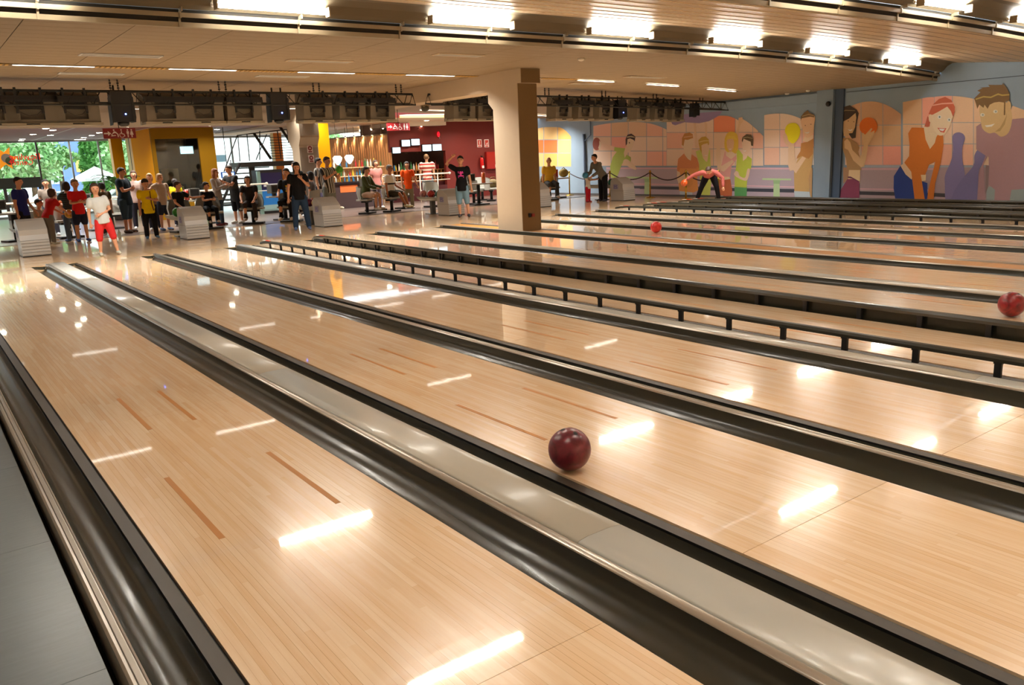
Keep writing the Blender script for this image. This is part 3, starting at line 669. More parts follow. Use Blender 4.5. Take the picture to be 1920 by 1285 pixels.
p.add(A5, [(470, 500), (520, 465), (700, 520), (820, 430), (1000, 410), (1000, 1100), (810, 1110), (780, 1275), (640, 1270), (650, 1110), (590, 1060), (590, 800), (580, 780), (540, 860), (560, 1262), (475, 1262), (495, 950), (560, 780), (470, 720)], (142, 98, 106))
p.add(A5, [(560, 870), (596, 880), (585, 1080), (560, 1150)], (104, 80, 84))
p.add(A5, [(500, 330), (540, 270), (740, 260), (800, 330), (815, 440), (780, 560), (710, 598), (650, 560), (590, 565), (530, 520), (512, 430)], (204, 162, 96), True)
p.add(A5, [(735, 290), (760, 400), (700, 510), (650, 550), (700, 545), (745, 480), (765, 400)], (166, 124, 68))
p.add(A5, ell(782, 305, 24, 50), (200, 156, 92))
p.add(A5, [(450, 230), (510, 170), (480, 155), (530, 130), (500, 126), (600, 118), (585, 98), (660, 100), (720, 98), (725, 82), (760, 120), (790, 180), (790, 250), (752, 262), (748, 390), (735, 390), (738, 270), (690, 262), (640, 270), (600, 290), (580, 330), (550, 290), (540, 320), (500, 290), (480, 330), (470, 290), (460, 260)], (84, 54, 22))
p.add(A5, [(462, 232), (540, 206), (610, 212), (680, 180), (720, 192), (790, 186), (790, 200), (720, 206), (680, 196), (610, 226), (540, 220), (466, 244)], (160, 124, 40))
for ex, ey in ((530, 388), (655, 356)): p.add(A5, ell(ex, ey, 22, 17), (226, 216, 196)); p.add(A5, ell(ex+4, ey, 9, 10), (130, 140, 130))
p.add(A5, [(552, 490), (600, 484), (650, 472), (620, 500), (570, 506)], (244, 238, 226)); p.done()
# violet painted canopy at the top, over the windows
p = Pt('painted_canopy'); p.base = .003
p.add(A2, [(420, 190), (660, 40), (1120, 40), (1080, 110), (1000, 160), (930, 195), (800, 222), (600, 210), (480, 250), (440, 235)], (118, 96, 148), False); p.done()
# pilaster, soffit beam, pipe and cables on the wall
def wb(px0, py0, px1, py1, X, th, m, nm, parent=None):
    a = atx(px0, py0, X); b = atx(px1, py1, X); q = MB(); q.box(X, min(a.y, b.y), min(a.z, b.z), X+th, max(a.y, b.y), max(a.z, b.z), m); return q.build(nm, parent)
a = atx(1527, 300, 19.86); b = atx(1557, 300, 19.86)
q = MB(); q.box(19.86, b.y, 0.03, 20, a.y, 3.0, mat('pilaster_blue', (140, 160, 178), .7, noise=.05, nscale=3)); struct(q.build('trim_3'))
q = MB(); q.box(19.94, b.y-.26, 0.03, 20, b.y-.02, 3.0, mat('strip_dark_blue', (74, 92, 116), .6)); struct(q.build('trim_4'))  # flat dark blue strip beside the pilaster
q = MB(); q.box(19.9, a.y, 2.6, 20, 3.2, 2.84, M_wallb); struct(q.build('trim_5'))
q = MB(); q.box(19.985, YF, 2.80, 20, b.y-.3, 2.815, mat('groove_blue', (70, 84, 98), .7)); struct(q.build('trim_6'))
q = MB(); q.tube([(19.95, atx(1097, 280, 19.95).y, .03), (19.95, atx(1095, 280, 19.95).y, 2.2)], .05, mat('strip_dark_blue2', (96, 114, 140), .5), 10); q.tube([(19.95, atx(1096, 280, 19.95).y, 1.95), (19.95, atx(1108, 280, 19.95).y, 2.15), (19.95, atx(1108, 280, 19.95).y, 2.9)], .02, mat('strip_dark_blue2', (96, 114, 140), .5), 8); o = q.build('drain_pipe'); tag(o, 'dark blue drain pipe on the wall between the two leftmost painted windows', 'pipe')
q = MB(); q.ball((19.8, atx(1553, 195, 19.8).y, atx(1553, 195, 19.8).z), .07, M_blackm); q.box(19.8, atx(1553, 195, 19.8).y-.03, atx(1553, 195, 19.8).z-.02, 19.87, atx(1553, 195, 19.8).y+.03, atx(1553, 195, 19.8).z+.03, M_blackm); tag(q.build('wall_camera'), 'small round black camera high on the blue pilaster', 'camera')
# ---------------------------------------------------------------- bowling balls on the lanes
def bball(px, py, r, X, m, label, hand=False, nm='bowling_ball', grp='bowling balls in play'):
    pass
def ball_at(c, r, m, label, group='bowling balls', parent=None):
    q = MB(); q.ball((0, 0, 0), r, m, 24, 16)
    t = link('bowling_ball', q.mesh('bowling_ball'), parent, c); tag(t, label, 'ball', group)
    q = MB()
    for dx, dy in ((-.022, .02), (.022, .02), (0, -.05)):
        n_ = Vector((dx, dy, .1)).normalized(); a = n_.cross(Vector((1, 0, 0))).normalized(); b_ = n_.cross(a)
        q.poly([n_*(r*1.002)+(a*math.cos(2*PI*i/10)+b_*math.sin(2*PI*i/10))*r*.11 for i in range(10)], M_black)
    q.build('finger_hole', t); return t
def swirl(name, c1, c2):
    m = mat(name, c1, .32, noise=.0, bump=0, coat=.15, coatr=.15); nt = m.node_tree; b = nt.nodes['Principled BSDF']
    tc = nt.nodes.new('ShaderNodeTexCoord'); n = nt.nodes.new('ShaderNodeTexNoise'); n.inputs['Scale'].default_value = 9; n.inputs['Distortion'].default_value = 2.5
    r = nt.nodes.new('ShaderNodeValToRGB'); r.color_ramp.elements[0].color = (*lin(c1), 1); r.color_ramp.elements[1].color = (*lin(c2), 1); r.color_ramp.elements[0].position = .38; r.color_ramp.elements[1].position = .68
    nt.links.new(tc.outputs['Object'], n.inputs['Vector']); nt.links.new(n.outputs['Fac'], r.inputs[0]); nt.links.new(r.outputs[0], b.inputs['Base Color']); return m
BR = .108
for px, py, r, m, lb in ((1068, 843, .108, swirl('ball_maroon', (110, 16, 14), (60, 8, 10)), 'dark red bowling ball rolling down the second lane, nearest the camera'),
                         (1230, 426, .108, swirl('ball_coral', (232, 60, 50), (214, 40, 44)), 'bright coral red bowling ball rolling beside the cork strip'),
                         (1897, 571, .108, swirl('ball_crimson', (150, 26, 34), (96, 14, 22)), 'crimson bowling ball at the right edge of the photo')):
    c = atz(px, py, r); ball_at((c.x, c.y, r+.001), r, m, lb, 'bowling balls rolling on lanes')
# ================================================================ MONITOR TRUSS
M_mon = mat('monitor_shell', (108, 98, 82), .55, noise=.08, nscale=10)
M_monl = mat('monitor_rim', (150, 138, 116), .5)
M_hole = mat('monitor_hollow', (24, 22, 18), .6)
M_truss = mat('truss_black', (30, 30, 24), .5)
M_wire = mat('wire_dark', (50, 44, 36), .6)
TY = .15
def tz(X): return 2.985 - .0012*max(0, X-9)**2
def truss(x0, x1, label):
    t = thing('lighting_truss', label, 'truss', (0, TY, 0), group='black trusses carrying the monitors')
    n = max(2, int((x1-x0)/1.5)); xs = [x0+(x1-x0)*i/n for i in range(n+1)]
    for nm, dy, dz in (('top_chord', 0, 0), ('bottom_chord', -.12, -.24), ('bottom_chord', .14, -.19)):
        q = MB(); q.tube([(x, dy, tz(x)+dz) for x in xs], .026 if nm[0] == 't' else .017, M_truss, 6); q.build(nm, t)
    q = MB(); x = x0+.1; k = 0
    while x < x1-.3:
        q.tube([(x, 0, tz(x)), (x+.16, -.12, tz(x)-.24)], .010, M_truss, 5); q.tube([(x+.32, 0, tz(x)), (x+.16, -.12, tz(x)-.24)], .010, M_truss, 5)
        q.tube([(x+.1, 0, tz(x)), (x+.1, .14, tz(x)-.19)], .008, M_truss, 5); x += .42
    o = q.build('lattice', t); o['kind'] = 'stuff'
    q = MB()
    for x in (x0, x1): q.tube([(x, 0, tz(x)), (x, -.12, tz(x)-.24), (x, .14, tz(x)-.19), (x, 0, tz(x))], .014, M_truss, 6)
    q.build('end_frame', t)
    x = x0+.9
    while x < x1:
        for dx in (0, .13):
            q = MB(); nl = 5; h = zc(x)-tz(x)
            for i in range(nl): q.box(x+dx-.012-(i % 2)*.006, -.012, tz(x)+h*i/nl, x+dx+.012+(i % 2)*.006, .012, tz(x)+h*(i+.7)/nl, M_blackm)
            q.tube([(x+dx, 0, tz(x)), (x+dx, 0, zc(x))], .006, M_blackm, 5); q.build('hanger_chain', t)
        x += 1.95
truss(-2.0, aty(773, 178, TY).x, 'black lighting truss at upper left carrying eight monitor backs')
truss(aty(836, 180, TY).x, 9.47, 'short black truss behind the cream pillar head')
truss(10.05, 19.9, 'black lighting truss right of the pillar in front of the mural')
def monitor_proto():
    t = thing('overhead_monitor', 'x', 'monitor')
    w = .47
    def sec(y, z, hw, r=.04): return [(-hw, y, z), (hw, y, z)]
    # shell: back tilted towards the lanes; frustum from a wide front rim (far side) to the narrower back
    q = MB()
    F_ = [(-w, .40, -.40), (w, .40, -.40), (w, .34, .22), (-w, .34, .22)]
    Bk = [(-w+.05, .02, -.42), (w-.05, .02, -.42), (w-.06, -.02, .02), (-w+.06, -.02, .02)]
    T_ = [(-w+.02, .10, .16), (w-.02, .10, .16)]
    def quad(a, b, c, d, m): q.poly([a, b, c, d], m)
    quad(F_[0], F_[1], F_[2], F_[3], M_blackm)
    quad(F_[1], F_[0], Bk[0], Bk[1], M_monl)
    quad(F_[0], F_[3], Bk[3], Bk[0], M_mon); quad(F_[2], F_[1], Bk[1], Bk[2], M_mon)
    quad(F_[3], F_[2], T_[1], T_[0], M_mon); quad(T_[0], T_[1], Bk[2], Bk[3], M_mon)
    q.poly([F_[3], T_[0], Bk[3]], M_mon); q.poly([F_[2], Bk[2], T_[1]], M_mon)
    # back face as a frame round a recess
    hx0, hx1, hz0, hz1 = -.22, .20, -.34, .10
    def bk(x, z): return (x, .02-.04*(z+.42)/.44, z)
    o = [bk(-w+.05, -.42), bk(w-.05, -.42), bk(w-.06, .02), bk(-w+.06, .02)]; i_ = [bk(hx0, hz0), bk(hx1, hz0), bk(hx1, .015), bk(hx0, .015)]
    for a in range(4):
        b = (a+1) % 4; quad(o[a], o[b], i_[b], i_[a], M_mon)
    dpt = .12; j_ = [(x, y+dpt, z) for x, y, z in i_]
    for a in range(4):
        b = (a+1) % 4; quad(i_[a], i_[b], j_[b], j_[a], M_mon)
    quad(j_[0], j_[1], j_[2], j_[3], M_mon)
    q.build('shell', t)
    q = MB(); q.box(-w+.02, -.01, -.46, w-.02, .40, -.405, M_monl); q.box(-w+.0, .3, -.46, w-.0, .42, -.38, M_monl); q.build('front_rim', t)
    q = MB(); q.box(hx0+.015, .0, -.13, hx1-.015, .12, .015, M_hole); q.build('recess', t)
    q = MB(); q.box(-.11, -.012, -.44, .1, -.008, -.415, M_hole); q.build('vent_slot', t)
    q = MB()
    for s in (hx0+.01, hx1-.02): q.box(s-.02, -.03, -.22, s+.02, .03, .28, M_blackm)
    q.box(-w+.04, -.06, .03, w-.04, .12, .12, M_hole); q.box(-w+.04, -.075, .0, w-.04, -.03, .05, M_blackm)
    q.build('mounting_bracket', t)
    q = MB(); P = [(-.3, -.03, .0), (-.2, -.03, -.18), (-.05, -.035, -.27), (.08, -.035, -.24), (.14, -.03, -.18), (.18, -.03, -.16)]; q.tube(P, .006, M_wire, 5); q.build('cable', t)
    return t
mp_ = monitor_proto(); first = True
mons = [(-8+60, 'l'), (58, 0), (143, 0), (310, 0), (382, 0), (457, 0), (594, 0), (659, 0), (715, 0), (868, 0), (912, 0), (1054, 0), (1095, 0), (1133, 0), (1203, 0), (1236, 0), (1268, 0)]
mons = [-14]+[m[0] for m in mons[1:]]
desc = ['cut off by the left photo edge', 'first full one at the far left', 'second from the left, beside the moving-head lamp', 'just right of the moving-head lamp, left truss', 'middle of the three left of the dark lamp', 'above the yellow booth corner', 'above the fire hose signs', 'middle of three before the left truss end', 'at the right end of the left truss', 'under the cream beam', 'tucked behind the pillar head', 'first right of the pillar', 'second right of the pillar', 'third right of the pillar beside a dark lamp', 'first of the last group of three', 'middle of the last group of three', 'last one before the mural canopy']
wpx = [96, 100, 88, 80, 78, 74, 64, 60, 58, 55, 50, 44, 42, 40, 33, 32, 32]
for k, px in enumerate(mons):
    c = aty(px, 208 if k < 9 else 205 if k < 11 else 206, TY+.05); o = mp_ if first else copy_tree(mp_); first = False
    sc = wpx[k]/(FPX/((c-CP).dot(cam_f)))/.94/ (1.0); sc = max(.6, min(1.0, sc*1.0))
    o.location = (c.x, TY-.02, tz(c.x)-.19); o.scale = (sc, .9, .86); tag(o, 'grey hanging monitor from behind, '+desc[k], 'monitor', 'hanging score monitors')
# moving head lamps
def mover():
    t = thing('moving_head_lamp', 'x', 'lamp'); q = MB()
    q.box(-.19, -.13, -.10, .19, .13, .12, M_blackm); q.prism([(-.17, -.12), (.17, -.12), (.19, .0), (.12, .16), (-.12, .16), (-.19, 0)], -.10, .12, M_blackm); q.build('yoke_base', t)
    q = MB(); q.prism([(-.20, -.44), (.20, -.44), (.215, -.36), (.21, -.1), (-.21, -.1), (-.215, -.5)], -.14, .14, mat('lamp_black', (13, 14, 16), .5), Matrix(((1, 0, 0, 0), (0, 0, 1, 0), (0, 1, 0, 0), (0, 0, 0, 1)))); q.build('lamp_body', t)
    q = MB()
    for s in (-.2, .16): q.box(s, -.15, -.45, s+.04, .12, .02, M_blackm)
    q.lathe((0, 0, -.52), [(.05, 0), (.1, .03), (.11, .08)], M_blackm); q.build('yoke_arm', t)
    q = MB(); q.ball((.03, -.15, -.30), .016, mat('led_blue', (90, 120, 255), .5, emit=14), 8, 6); q.build('status_light', t)
    q = MB(); q.tube([(-.1, 0, .1), (-.1, 0, .24)], .02, M_blackm); q.tube([(.1, 0, .1), (.1, 0, .24)], .02, M_blackm); q.build('clamp', t)
    return t
mv = mover()
for k, (px, dz, s) in enumerate(((228, -.12, .95), (521, -.12, .92), (1162, -.14, .8), (1302, -.14, .62))):
    o = mv if k == 0 else copy_tree(mv); c = aty(px, 205, TY); o.location = (c.x, TY, tz(c.x)+dz); o.scale = (s, s, s)
    tag(o, ['black moving-head lamp over the restroom sign at the left', 'black moving-head lamp above the stairs', 'black moving-head lamp right of the pillar with blue light', 'small black lamp at the mural canopy'][k], 'lamp', 'black stage lamps on the trusses')
if True:   # the last lamp shows no blue light
    for ch in list(o.children):
        if ch.name.startswith('status_light'): bpy.data.objects.remove(ch)
# restroom signs
M_sign = mat('sign_red', (140, 26, 30), .5); M_sw = mat('sign_white', (232, 214, 206), .5)
def picto(q, x, z, s, kind, m, y=-.004):
    P = lambda pts: q.poly([(x+a*s, y, z+b*s) for a, b in pts], m)
    def disc(cx, cz, r): P([(cx+r*math.cos(2*PI*i/12), cz+r*math.sin(2*PI*i/12)) for i in range(12)])
    if kind == 'arrow': P([(-.4, -.08), (.05, -.08), (.05, -.3), (.42, 0), (.05, .3), (.05, .08), (-.4, .08)])
    if kind == 'man': disc(0, .4, .1); P([(-.14, .26), (.14, .26), (.14, -.08), (.07, -.08), (.07, -.5), (-.07, -.5), (-.07, -.08), (-.14, -.08)])
    if kind == 'woman': disc(0, .4, .1); P([(-.1, .26), (.1, .26), (.22, -.2), (.07, -.2), (.07, -.5), (-.07, -.5), (-.07, -.2), (-.22, -.2)])
    if kind == 'wheel':
        disc(-.06, .42, .09); P([(-.1, .28), (0, .28), (.03, -.02), (.25, -.06), (.36, -.36), (.27, -.4), (.18, -.14), (-.08, -.1)])
        for i in range(14):
            a = math.radians(110+i*17); b = a+math.radians(18); P([(-.02+.24*math.cos(a), -.22+.24*math.sin(a)), (-.02+.24*math.cos(b), -.22+.24*math.sin(b)), (-.02+.31*math.cos(b), -.22+.31*math.sin(b)), (-.02+.31*math.cos(a), -.22+.31*math.sin(a))])
    if kind == 'baby': disc(-.08, .4, .1); P([(-.05, .28), (.15, .2), (.42, -.1), (.42, -.45), (.3, -.45), (.28, -.1), (.05, .05), (-.3, -.08), (-.3, 0)]); disc(-.36, -.16, .08); P([(-.5, -.36), (.1, -.3), (.1, -.2), (-.3, -.22)])
def restroom_sign(cx, px0, px1, pz0, pz1, Y, label):
    a = aty(px0, pz0, Y); b = aty(px1, pz1, Y); w = b.x-a.x; h = a.z-b.z
    t = thing('restroom_sign', label, 'sign', ((a.x+b.x)/2, Y, (a.z+b.z)/2), group='restroom signs')
    q = MB(); q.box(-w/2, -.0, -h/2, w/2, .03, h/2, M_sign); q.build('board', t)
    for i, kd in enumerate(('arrow', 'baby', 'wheel', 'man', 'woman')):
        q = MB(); picto(q, w*(-.37+(0, .22, .44, .62, .74)[i]), 0, h*.8, kd, M_sw); q.build('pictogram', t)
    q = MB(); q.tube([(0, .015, h/2), (0, .015, 3.2-(a.z+b.z)/2)], .01, M_blackm); q.build('hanger', t)
restroom_sign(0, 192, 256, 241, 259, 5.0, 'dark red restroom sign below the left moving-head lamp')
restroom_sign(0, 725, 769, 231, 244.5, 8.0, 'dark red restroom sign in front of the bar cove light')

# ================================================================ BALL RETURNS
M_hood = mat('hood_grey', (188, 184, 176), .4, noise=.04, nscale=5, coat=.25, coatr=.2)
M_logo = mat('logo_violet', (124, 120, 170), .5)
BALLC = {'green': (70, 170, 60), 'maroon': (120, 30, 46), 'orange': (226, 96, 36), 'blue': (40, 100, 160), 'white': (222, 214, 206), 'teal': (30, 120, 96), 'red': (206, 54, 44), 'yellow': (226, 180, 40), 'pink': (214, 150, 150), 'dark': (20, 60, 50), 'purple': (120, 30, 70), 'sky': (60, 150, 190)}
def mball(c): return swirl('ball_'+c, BALLC[c], tuple(v*.72 for v in BALLC[c]))
def hood_proto():
    t = thing('ball_return', 'x', 'ball return')
    w = .25; mt = Matrix(((0, 0, 1, 0), (1, 0, 0, 0), (0, 1, 0, 0), (0, 0, 0, 1)))
    q = MB(); q.prism([(0, 0), (-.02, .06), (.0, .30), (.035, .42), (.035, .52), (.10, .57), (.28, .69), (.40, .725), (.52, .70), (.58, .62), (.60, .3), (.56, 0)], -w, w, M_hood, mt); q.build('hood', t)
    q = MB()
    for z in (.08, .14, .20, .26): q.box(-w+.01, -.028+.10*max(0, z-.1), z, w-.01, .06, z+.012, mat('hood_line', (150, 146, 138), .5))
    q.box(-w-.003, .0, .31, w+.003, .585, .322, mat('hood_line', (150, 146, 138), .5)); q.build('louvre', t)
    q = MB(); q.box(-w+.0, -.01, 0, w, .57, .02, M_blackm); q.build('base', t)
    # emblem: violet B on the left flank
    x = -w-.004; q = MB()
    q.poly([(x, .46, .36), (x, .22, .36), (x, .22, .52), (x, .46, .52)], mat('logo_back', (168, 164, 178), .5))
    x -= .001
    for pts in ([(.43, .38), (.40, .38), (.40, .50), (.43, .50)], [(.40, .50), (.30, .50), (.27, .475), (.30, .445), (.40, .445), (.40, .465), (.32, .468), (.32, .48), (.40, .482)], [(.40, .445), (.29, .445), (.255, .41), (.29, .38), (.40, .38), (.40, .40), (.31, .402), (.31, .425), (.40, .428)]):
        q.poly([(x, a, b) for a, b in pts], M_logo)
    q.build('emblem', t)
    # rack
    q = MB(); q.rings([[(sx, y, z) for sx, z in ((-.23, .44), (-.26, .50), (-.22, .48), (-.1, .455), (.1, .455), (.22, .48), (.26, .50), (.23, .44), (.12, .38), (-.12, .38))] for y in (.57, 1.0, 1.5, 1.72)], mat('rack_grey', (128, 132, 126), .4), True, False); q.build('rack', t)
    q = MB(); q.box(-.06, 1.2, 0, .06, 1.32, .40, mat('rack_leg', (84, 84, 80), .4)); q.box(-.16, 1.08, 0, .16, 1.44, .02, mat('rack_leg', (84, 84, 80), .4)); q.build('leg', t)
    return t
hp = hood_proto()
# hood front-left floor corners from the photo: (x of centre, y of front)
HOODS = [((1.42, 2.12), ['orange', 'blue', 'white', 'red'], 'beside the children at the far left'), ((4.72, 2.72), ['maroon', 'maroon', 'green'], 'behind the boy in yellow'), ((8.04, 2.75), ['yellow', 'maroon', 'purple', 'orange'], 'beside the woman with a hand on her face'),
         ((11.72, 2.72), ['teal', 'teal', 'red', 'dark', 'pink'], 'behind the boy with pink shirt print'), ((14.86, 2.75), [], 'half hidden by the cream pillar'), ((17.95, 2.3), ['teal', 'red', 'white', 'green'], 'in front of the mural beside the stooping man')]
for k, ((x, y), bl, wh) in enumerate(HOODS):
    o = hp if k == 0 else copy_tree(hp); o.location = (x, y, 0); tag(o, 'grey ball return hood with ball rack %s' % wh, 'ball return', 'ball returns')
    for j, c in enumerate(bl):
        ball_at((x+(.10 if j % 2 else -.10), y+.72+.215*j, .575), .108, mball(c), '%s bowling ball, %s from the hood, rack %s' % (c if c != 'dark' else 'dark green', ['first', 'second', 'third', 'fourth', 'fifth'][j], ['at far left', 'behind the boy in yellow', 'by the woman in jeans', 'behind the boy in pink print', '', 'beside the mural'][k]), 'balls on the return racks')

# ================================================================ QUEUE POSTS AND ROPES
M_brass = mat('brass', (176, 140, 50), .25, metal=.9)
posts = [atz(1073, 366), atz(1144, 368.5), atz(1219, 371), atz(1286, 374), atz(1346, 377)]
posts = [Vector((min(19.6, p.x), p.y, 0)) for p in posts]
for k, p in enumerate(posts):
    t = thing('queue_post', 'brass queue post, %s from the left along the mural' % ordn[k].replace('nearest', 'first'), 'post', p, group='brass queue posts')
    q = MB(); q.lathe((0, 0, 0), [(.17, 0), (.17, .012), (.12, .03), (.04, .045), (.026, .06)], M_brass, 20); q.build('base', t)
    q = MB(); q.tube([(0, 0, .05), (0, 0, .84)], .026, M_brass, 10); q.lathe((0, 0, .82), [(.034, 0), (.036, .03), (.03, .06), (.006, .075)], M_brass); q.build('pole', t)
    q = MB(); q.tube([(0, -.05, .80), (0, .05, .80)], .014, M_brass, 6); q.build('hook', t)
for k in range(len(posts)-1):
    a, b = posts[k]+Vector((0, -.05, .80)), posts[k+1]+Vector((0, .05, .80)); P = []
    for i in range(13):
        s = i/12; c = a.lerp(b, s); c.z -= .22*(1-(2*s-1)**2); P.append(c)
    q = MB(); q.tube(P, .018, mat('rope_dark', (46, 24, 26), .8), 8); tag(q.build('barrier_rope'), 'dark sagging rope hung between the %s and %s brass posts' % (ordn[k].replace('nearest', 'first'), ordn[k+1]), 'rope', 'barrier ropes')

# ================================================================ CONCOURSE BACKGROUND
WY = 20.0
CZL = 2.86
M_mauve = mat('ceiling_mauve', (150, 108, 104), .6, noise=.05, nscale=20)
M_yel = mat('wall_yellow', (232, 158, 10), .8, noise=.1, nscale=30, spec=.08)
M_yel_shade = mat('wall_yellow_shade', (140, 100, 16), .8, noise=.14, nscale=50, spec=.1)  # shaded copy of the wall yellow, darkness put into the booth front's colour
M_dred = mat('wall_dark_red', (112, 30, 20), .65, noise=.1, nscale=40)
M_lemon = mat('wall_lemon', (200, 170, 70), .6, noise=.08, nscale=30)
q = MB(); q.box(-2.6, 9.34, CZL, 9.5, 20.2, CZL+.1, M_mauve); cc = struct(q.build('ceiling'))
for k in range(5):
    q = MB(); x = -.6+k*2.2; q.box(x, 9.4, CZL-.006, x+.05, 20, CZL, mat('ceiling_joint', (196, 186, 180), .5)); q.build('joint_strip', cc)
q = MB(); q.box(-2.6, 9.3, CZL-.06, 9.5, 9.36, 3.5, M_wallc); struct(q.build('trim_7'))
dl = MB(); dl.lathe((0, 0, -.012), [(.10, 0), (.11, .004), (.115, .012)], M_lip, 14); dlm = dl.mesh('ring')
dd = MB(); dd.lathe((0, 0, -.014), [(.001, 0), (.088, 0), (.09, .004)], mat('downlight_glow', (255, 250, 225), .5, emit=42), 14); ddm = dd.mesh('lamp')
dls = [(86, 241), (62, 252), (42, 261), (24, 269), (186, 249), (172, 254), (157, 258), (144, 262), (131, 266), (120, 269), (109, 272), (232, 262), (246, 258)]
for k, (px, py) in enumerate(dls):
    p = atz(px, py, CZL-.01)
    if p.y > 19.6: p = Vector((p.x, 19.3, 0))
    t = thing('downlight', 'round lit downlight in the mauve ceiling, %s' % ['row by the left monitors, nearest', 'row by the left monitors, second', 'row by the left monitors, third', 'row by the left monitors, fourth', 'second row, nearest the restroom sign', 'second row, second from the sign', 'second row, third from the sign', 'second row, fourth from the sign', 'second row, fifth from the sign', 'second row, sixth from the sign', 'second row, farthest', 'left of the small yellow column', 'right of the small yellow column'][k], 'lamp', (p.x, p.y, CZL-.002), group='round downlights')
    link('ring', dlm, t); link('lamp', ddm, t)
for k, (x, y) in enumerate(((1.2, 11), (3.4, 11.5), (5.2, 10.2), (7.6, 10.2), (1.2, 14.5), (3.8, 15), (8.6, 12.8), (8.2, 16))):  # unseen downlights added to brighten the dark concourse
    t = thing('downlight', 'added lit round downlight deep in the mauve ceiling, unit %s behind the monitors' % ordn[k].replace('nearest', 'first'), 'lamp', (x, y, CZL-.002), group='added concourse downlights')
    link('ring', dlm, t); link('lamp', ddm, t)
    la = bpy.data.lights.new('down', 'AREA'); la.shape = 'DISK'; la.size = .17; la.energy = 40; la.color = (1, .96, .9); la.spread = 2.7; link('louvre_lamp', la, t, (0, 0, -.02))
for k, (x, y) in enumerate(((11.2, 9.8), (13.2, 9.8), (15.2, 9.8), (17.2, 9.8), (19, 9.6))):  # further downlights added to brighten the bar side
    t = thing('downlight', 'added lit round downlight in the peach ceiling near the bar, %s from the left' % ordn[k].replace('nearest', 'first'), 'lamp', (x, y, 2.918), group='added bar downlights')
    link('ring', dlm, t); link('lamp', ddm, t)
    la = bpy.data.lights.new('down', 'AREA'); la.shape = 'DISK'; la.size = .17; la.energy = 36; la.color = (1, .9, .75); la.spread = 2.6; link('louvre_lamp', la, t, (0, 0, -.02))
# ---- glass front
def box_thing(nm, label, cat, x0, y0, z0, x1, y1, z1, m, **k): q = MB(); q.box(x0, y0, z0, x1, y1, z1, m); return tag(q.build(nm), label, cat, **k)
wf = thing('window_1', None, None); wf['kind'] = 'structure'
M_mul = mat('mullion_grey', (150, 156, 156), .4); M_muld = mat('mullion_dark', (74, 66, 62), .5)
gl = bpy.data.materials.new('window_glass'); gl.use_nodes = True
_N = gl.node_tree.nodes; _N.remove(_N['Principled BSDF']); _t = _N.new('ShaderNodeBsdfTransparent'); _t.inputs[0].default_value = (.93, .98, .96, 1); _g = _N.new('ShaderNodeBsdfGlossy'); _g.inputs['Roughness'].default_value = .02; _x = _N.new('ShaderNodeMixShader'); _x.inputs[0].default_value = .06
gl.node_tree.links.new(_t.outputs[0], _x.inputs[1]); gl.node_tree.links.new(_g.outputs[0], _x.inputs[2]); gl.node_tree.links.new(_x.outputs[0], _N['Material Output'].inputs[0])
mx = [-2.6, .6, aty(72, 300, WY).x, aty(134, 300, WY).x, aty(188, 300, WY).x, aty(252, 300, WY).x, 9.6, 11.4, 13.2, 14.5]
for k in range(len(mx)-1):
    q = MB(); q.box(mx[k]+.03, WY-.005, .08, mx[k+1]-.03, WY+.005, 2.83, gl); q.build('pane', wf)
    q = MB(); q.box(mx[k+1]-.03, WY-.05, 0, mx[k+1]+.03, WY+.05, 2.86, M_muld if k == 1 else M_mul); q.build('mullion', wf)
q = MB(); q.box(-2.6, WY-.06, 2.8, 14.5, WY+.06, 2.9, M_mul); q.box(-2.6, WY-.05, 0, 14.5, WY+.05, .08, M_mul); q.build('rail', wf)
# writing on the glass, read from the outside, so mirrored from in here
def text(s, size, loc, m, parent=None, mirror=False, rx=PI/2, ext=.004, name='lettering'):
    cu = bpy.data.curves.new(name, 'FONT'); cu.body = s; cu.size = size; cu.extrude = ext; cu.align_x = 'CENTER'; cu.align_y = 'CENTER'; cu.resolution_u = 2
    cu.materials.append(m); tmp = bpy.data.objects.new('tmp', cu); COL.objects.link(tmp)
    dg = bpy.context.evaluated_depsgraph_get(); me = bpy.data.meshes.new_from_object(tmp.evaluated_get(dg)); bpy.data.objects.remove(tmp)
    if mirror: me.transform(Matrix.Scale(-1, 4, (1, 0, 0)))
    o = link(name, me, parent, loc); o.rotation_euler = (rx, 0, 0); return o
M_let = mat('letter_red', (224, 30, 24), .5, emit=.7); M_or = mat('logo_orange', (250, 150, 30), .5, emit=.6)  # glow added to brighten the lettering and emblem, which are no lamps
def ty(px, py): c = aty(px, py, WY-.02); return c
t = thing('window_lettering', 'red mirrored window lettering with an orange ball emblem at the far left', 'lettering', (0, 0, 0))
c = ty(47, 294.5); o = text('Bowling', .31, c, M_let, t, True); o.scale = (1.05, 1.1, 1)
c = ty(40, 305); o = text('Center', .27, c, M_let, t, True); o.scale = (1.05, 1.1, 1)
for ob in t.children:
    me = ob.data; ob.name = 'word'
c = ty(9, 297); q = MB(); st = []
for i in range(12): r = (.42 if i % 2 == 0 else .2); st.append((c.x+r*math.cos(2*PI*i/12), WY-.015, c.z+r*1.1*math.sin(2*PI*i/12)))
q.poly(st, M_or); q.poly([(c.x+.05+.17*math.cos(2*PI*i/16), WY-.02, c.z+.17*math.sin(2*PI*i/16)) for i in range(16)], M_hood); cc2 = ty(18.5, 302)
q.poly([(cc2.x+.15*math.cos(2*PI*i/16), WY-.022, cc2.z+.15*math.sin(2*PI*i/16)) for i in range(16)], mat('logo_grey', (90, 110, 80), .5)); q.build('emblem', t)
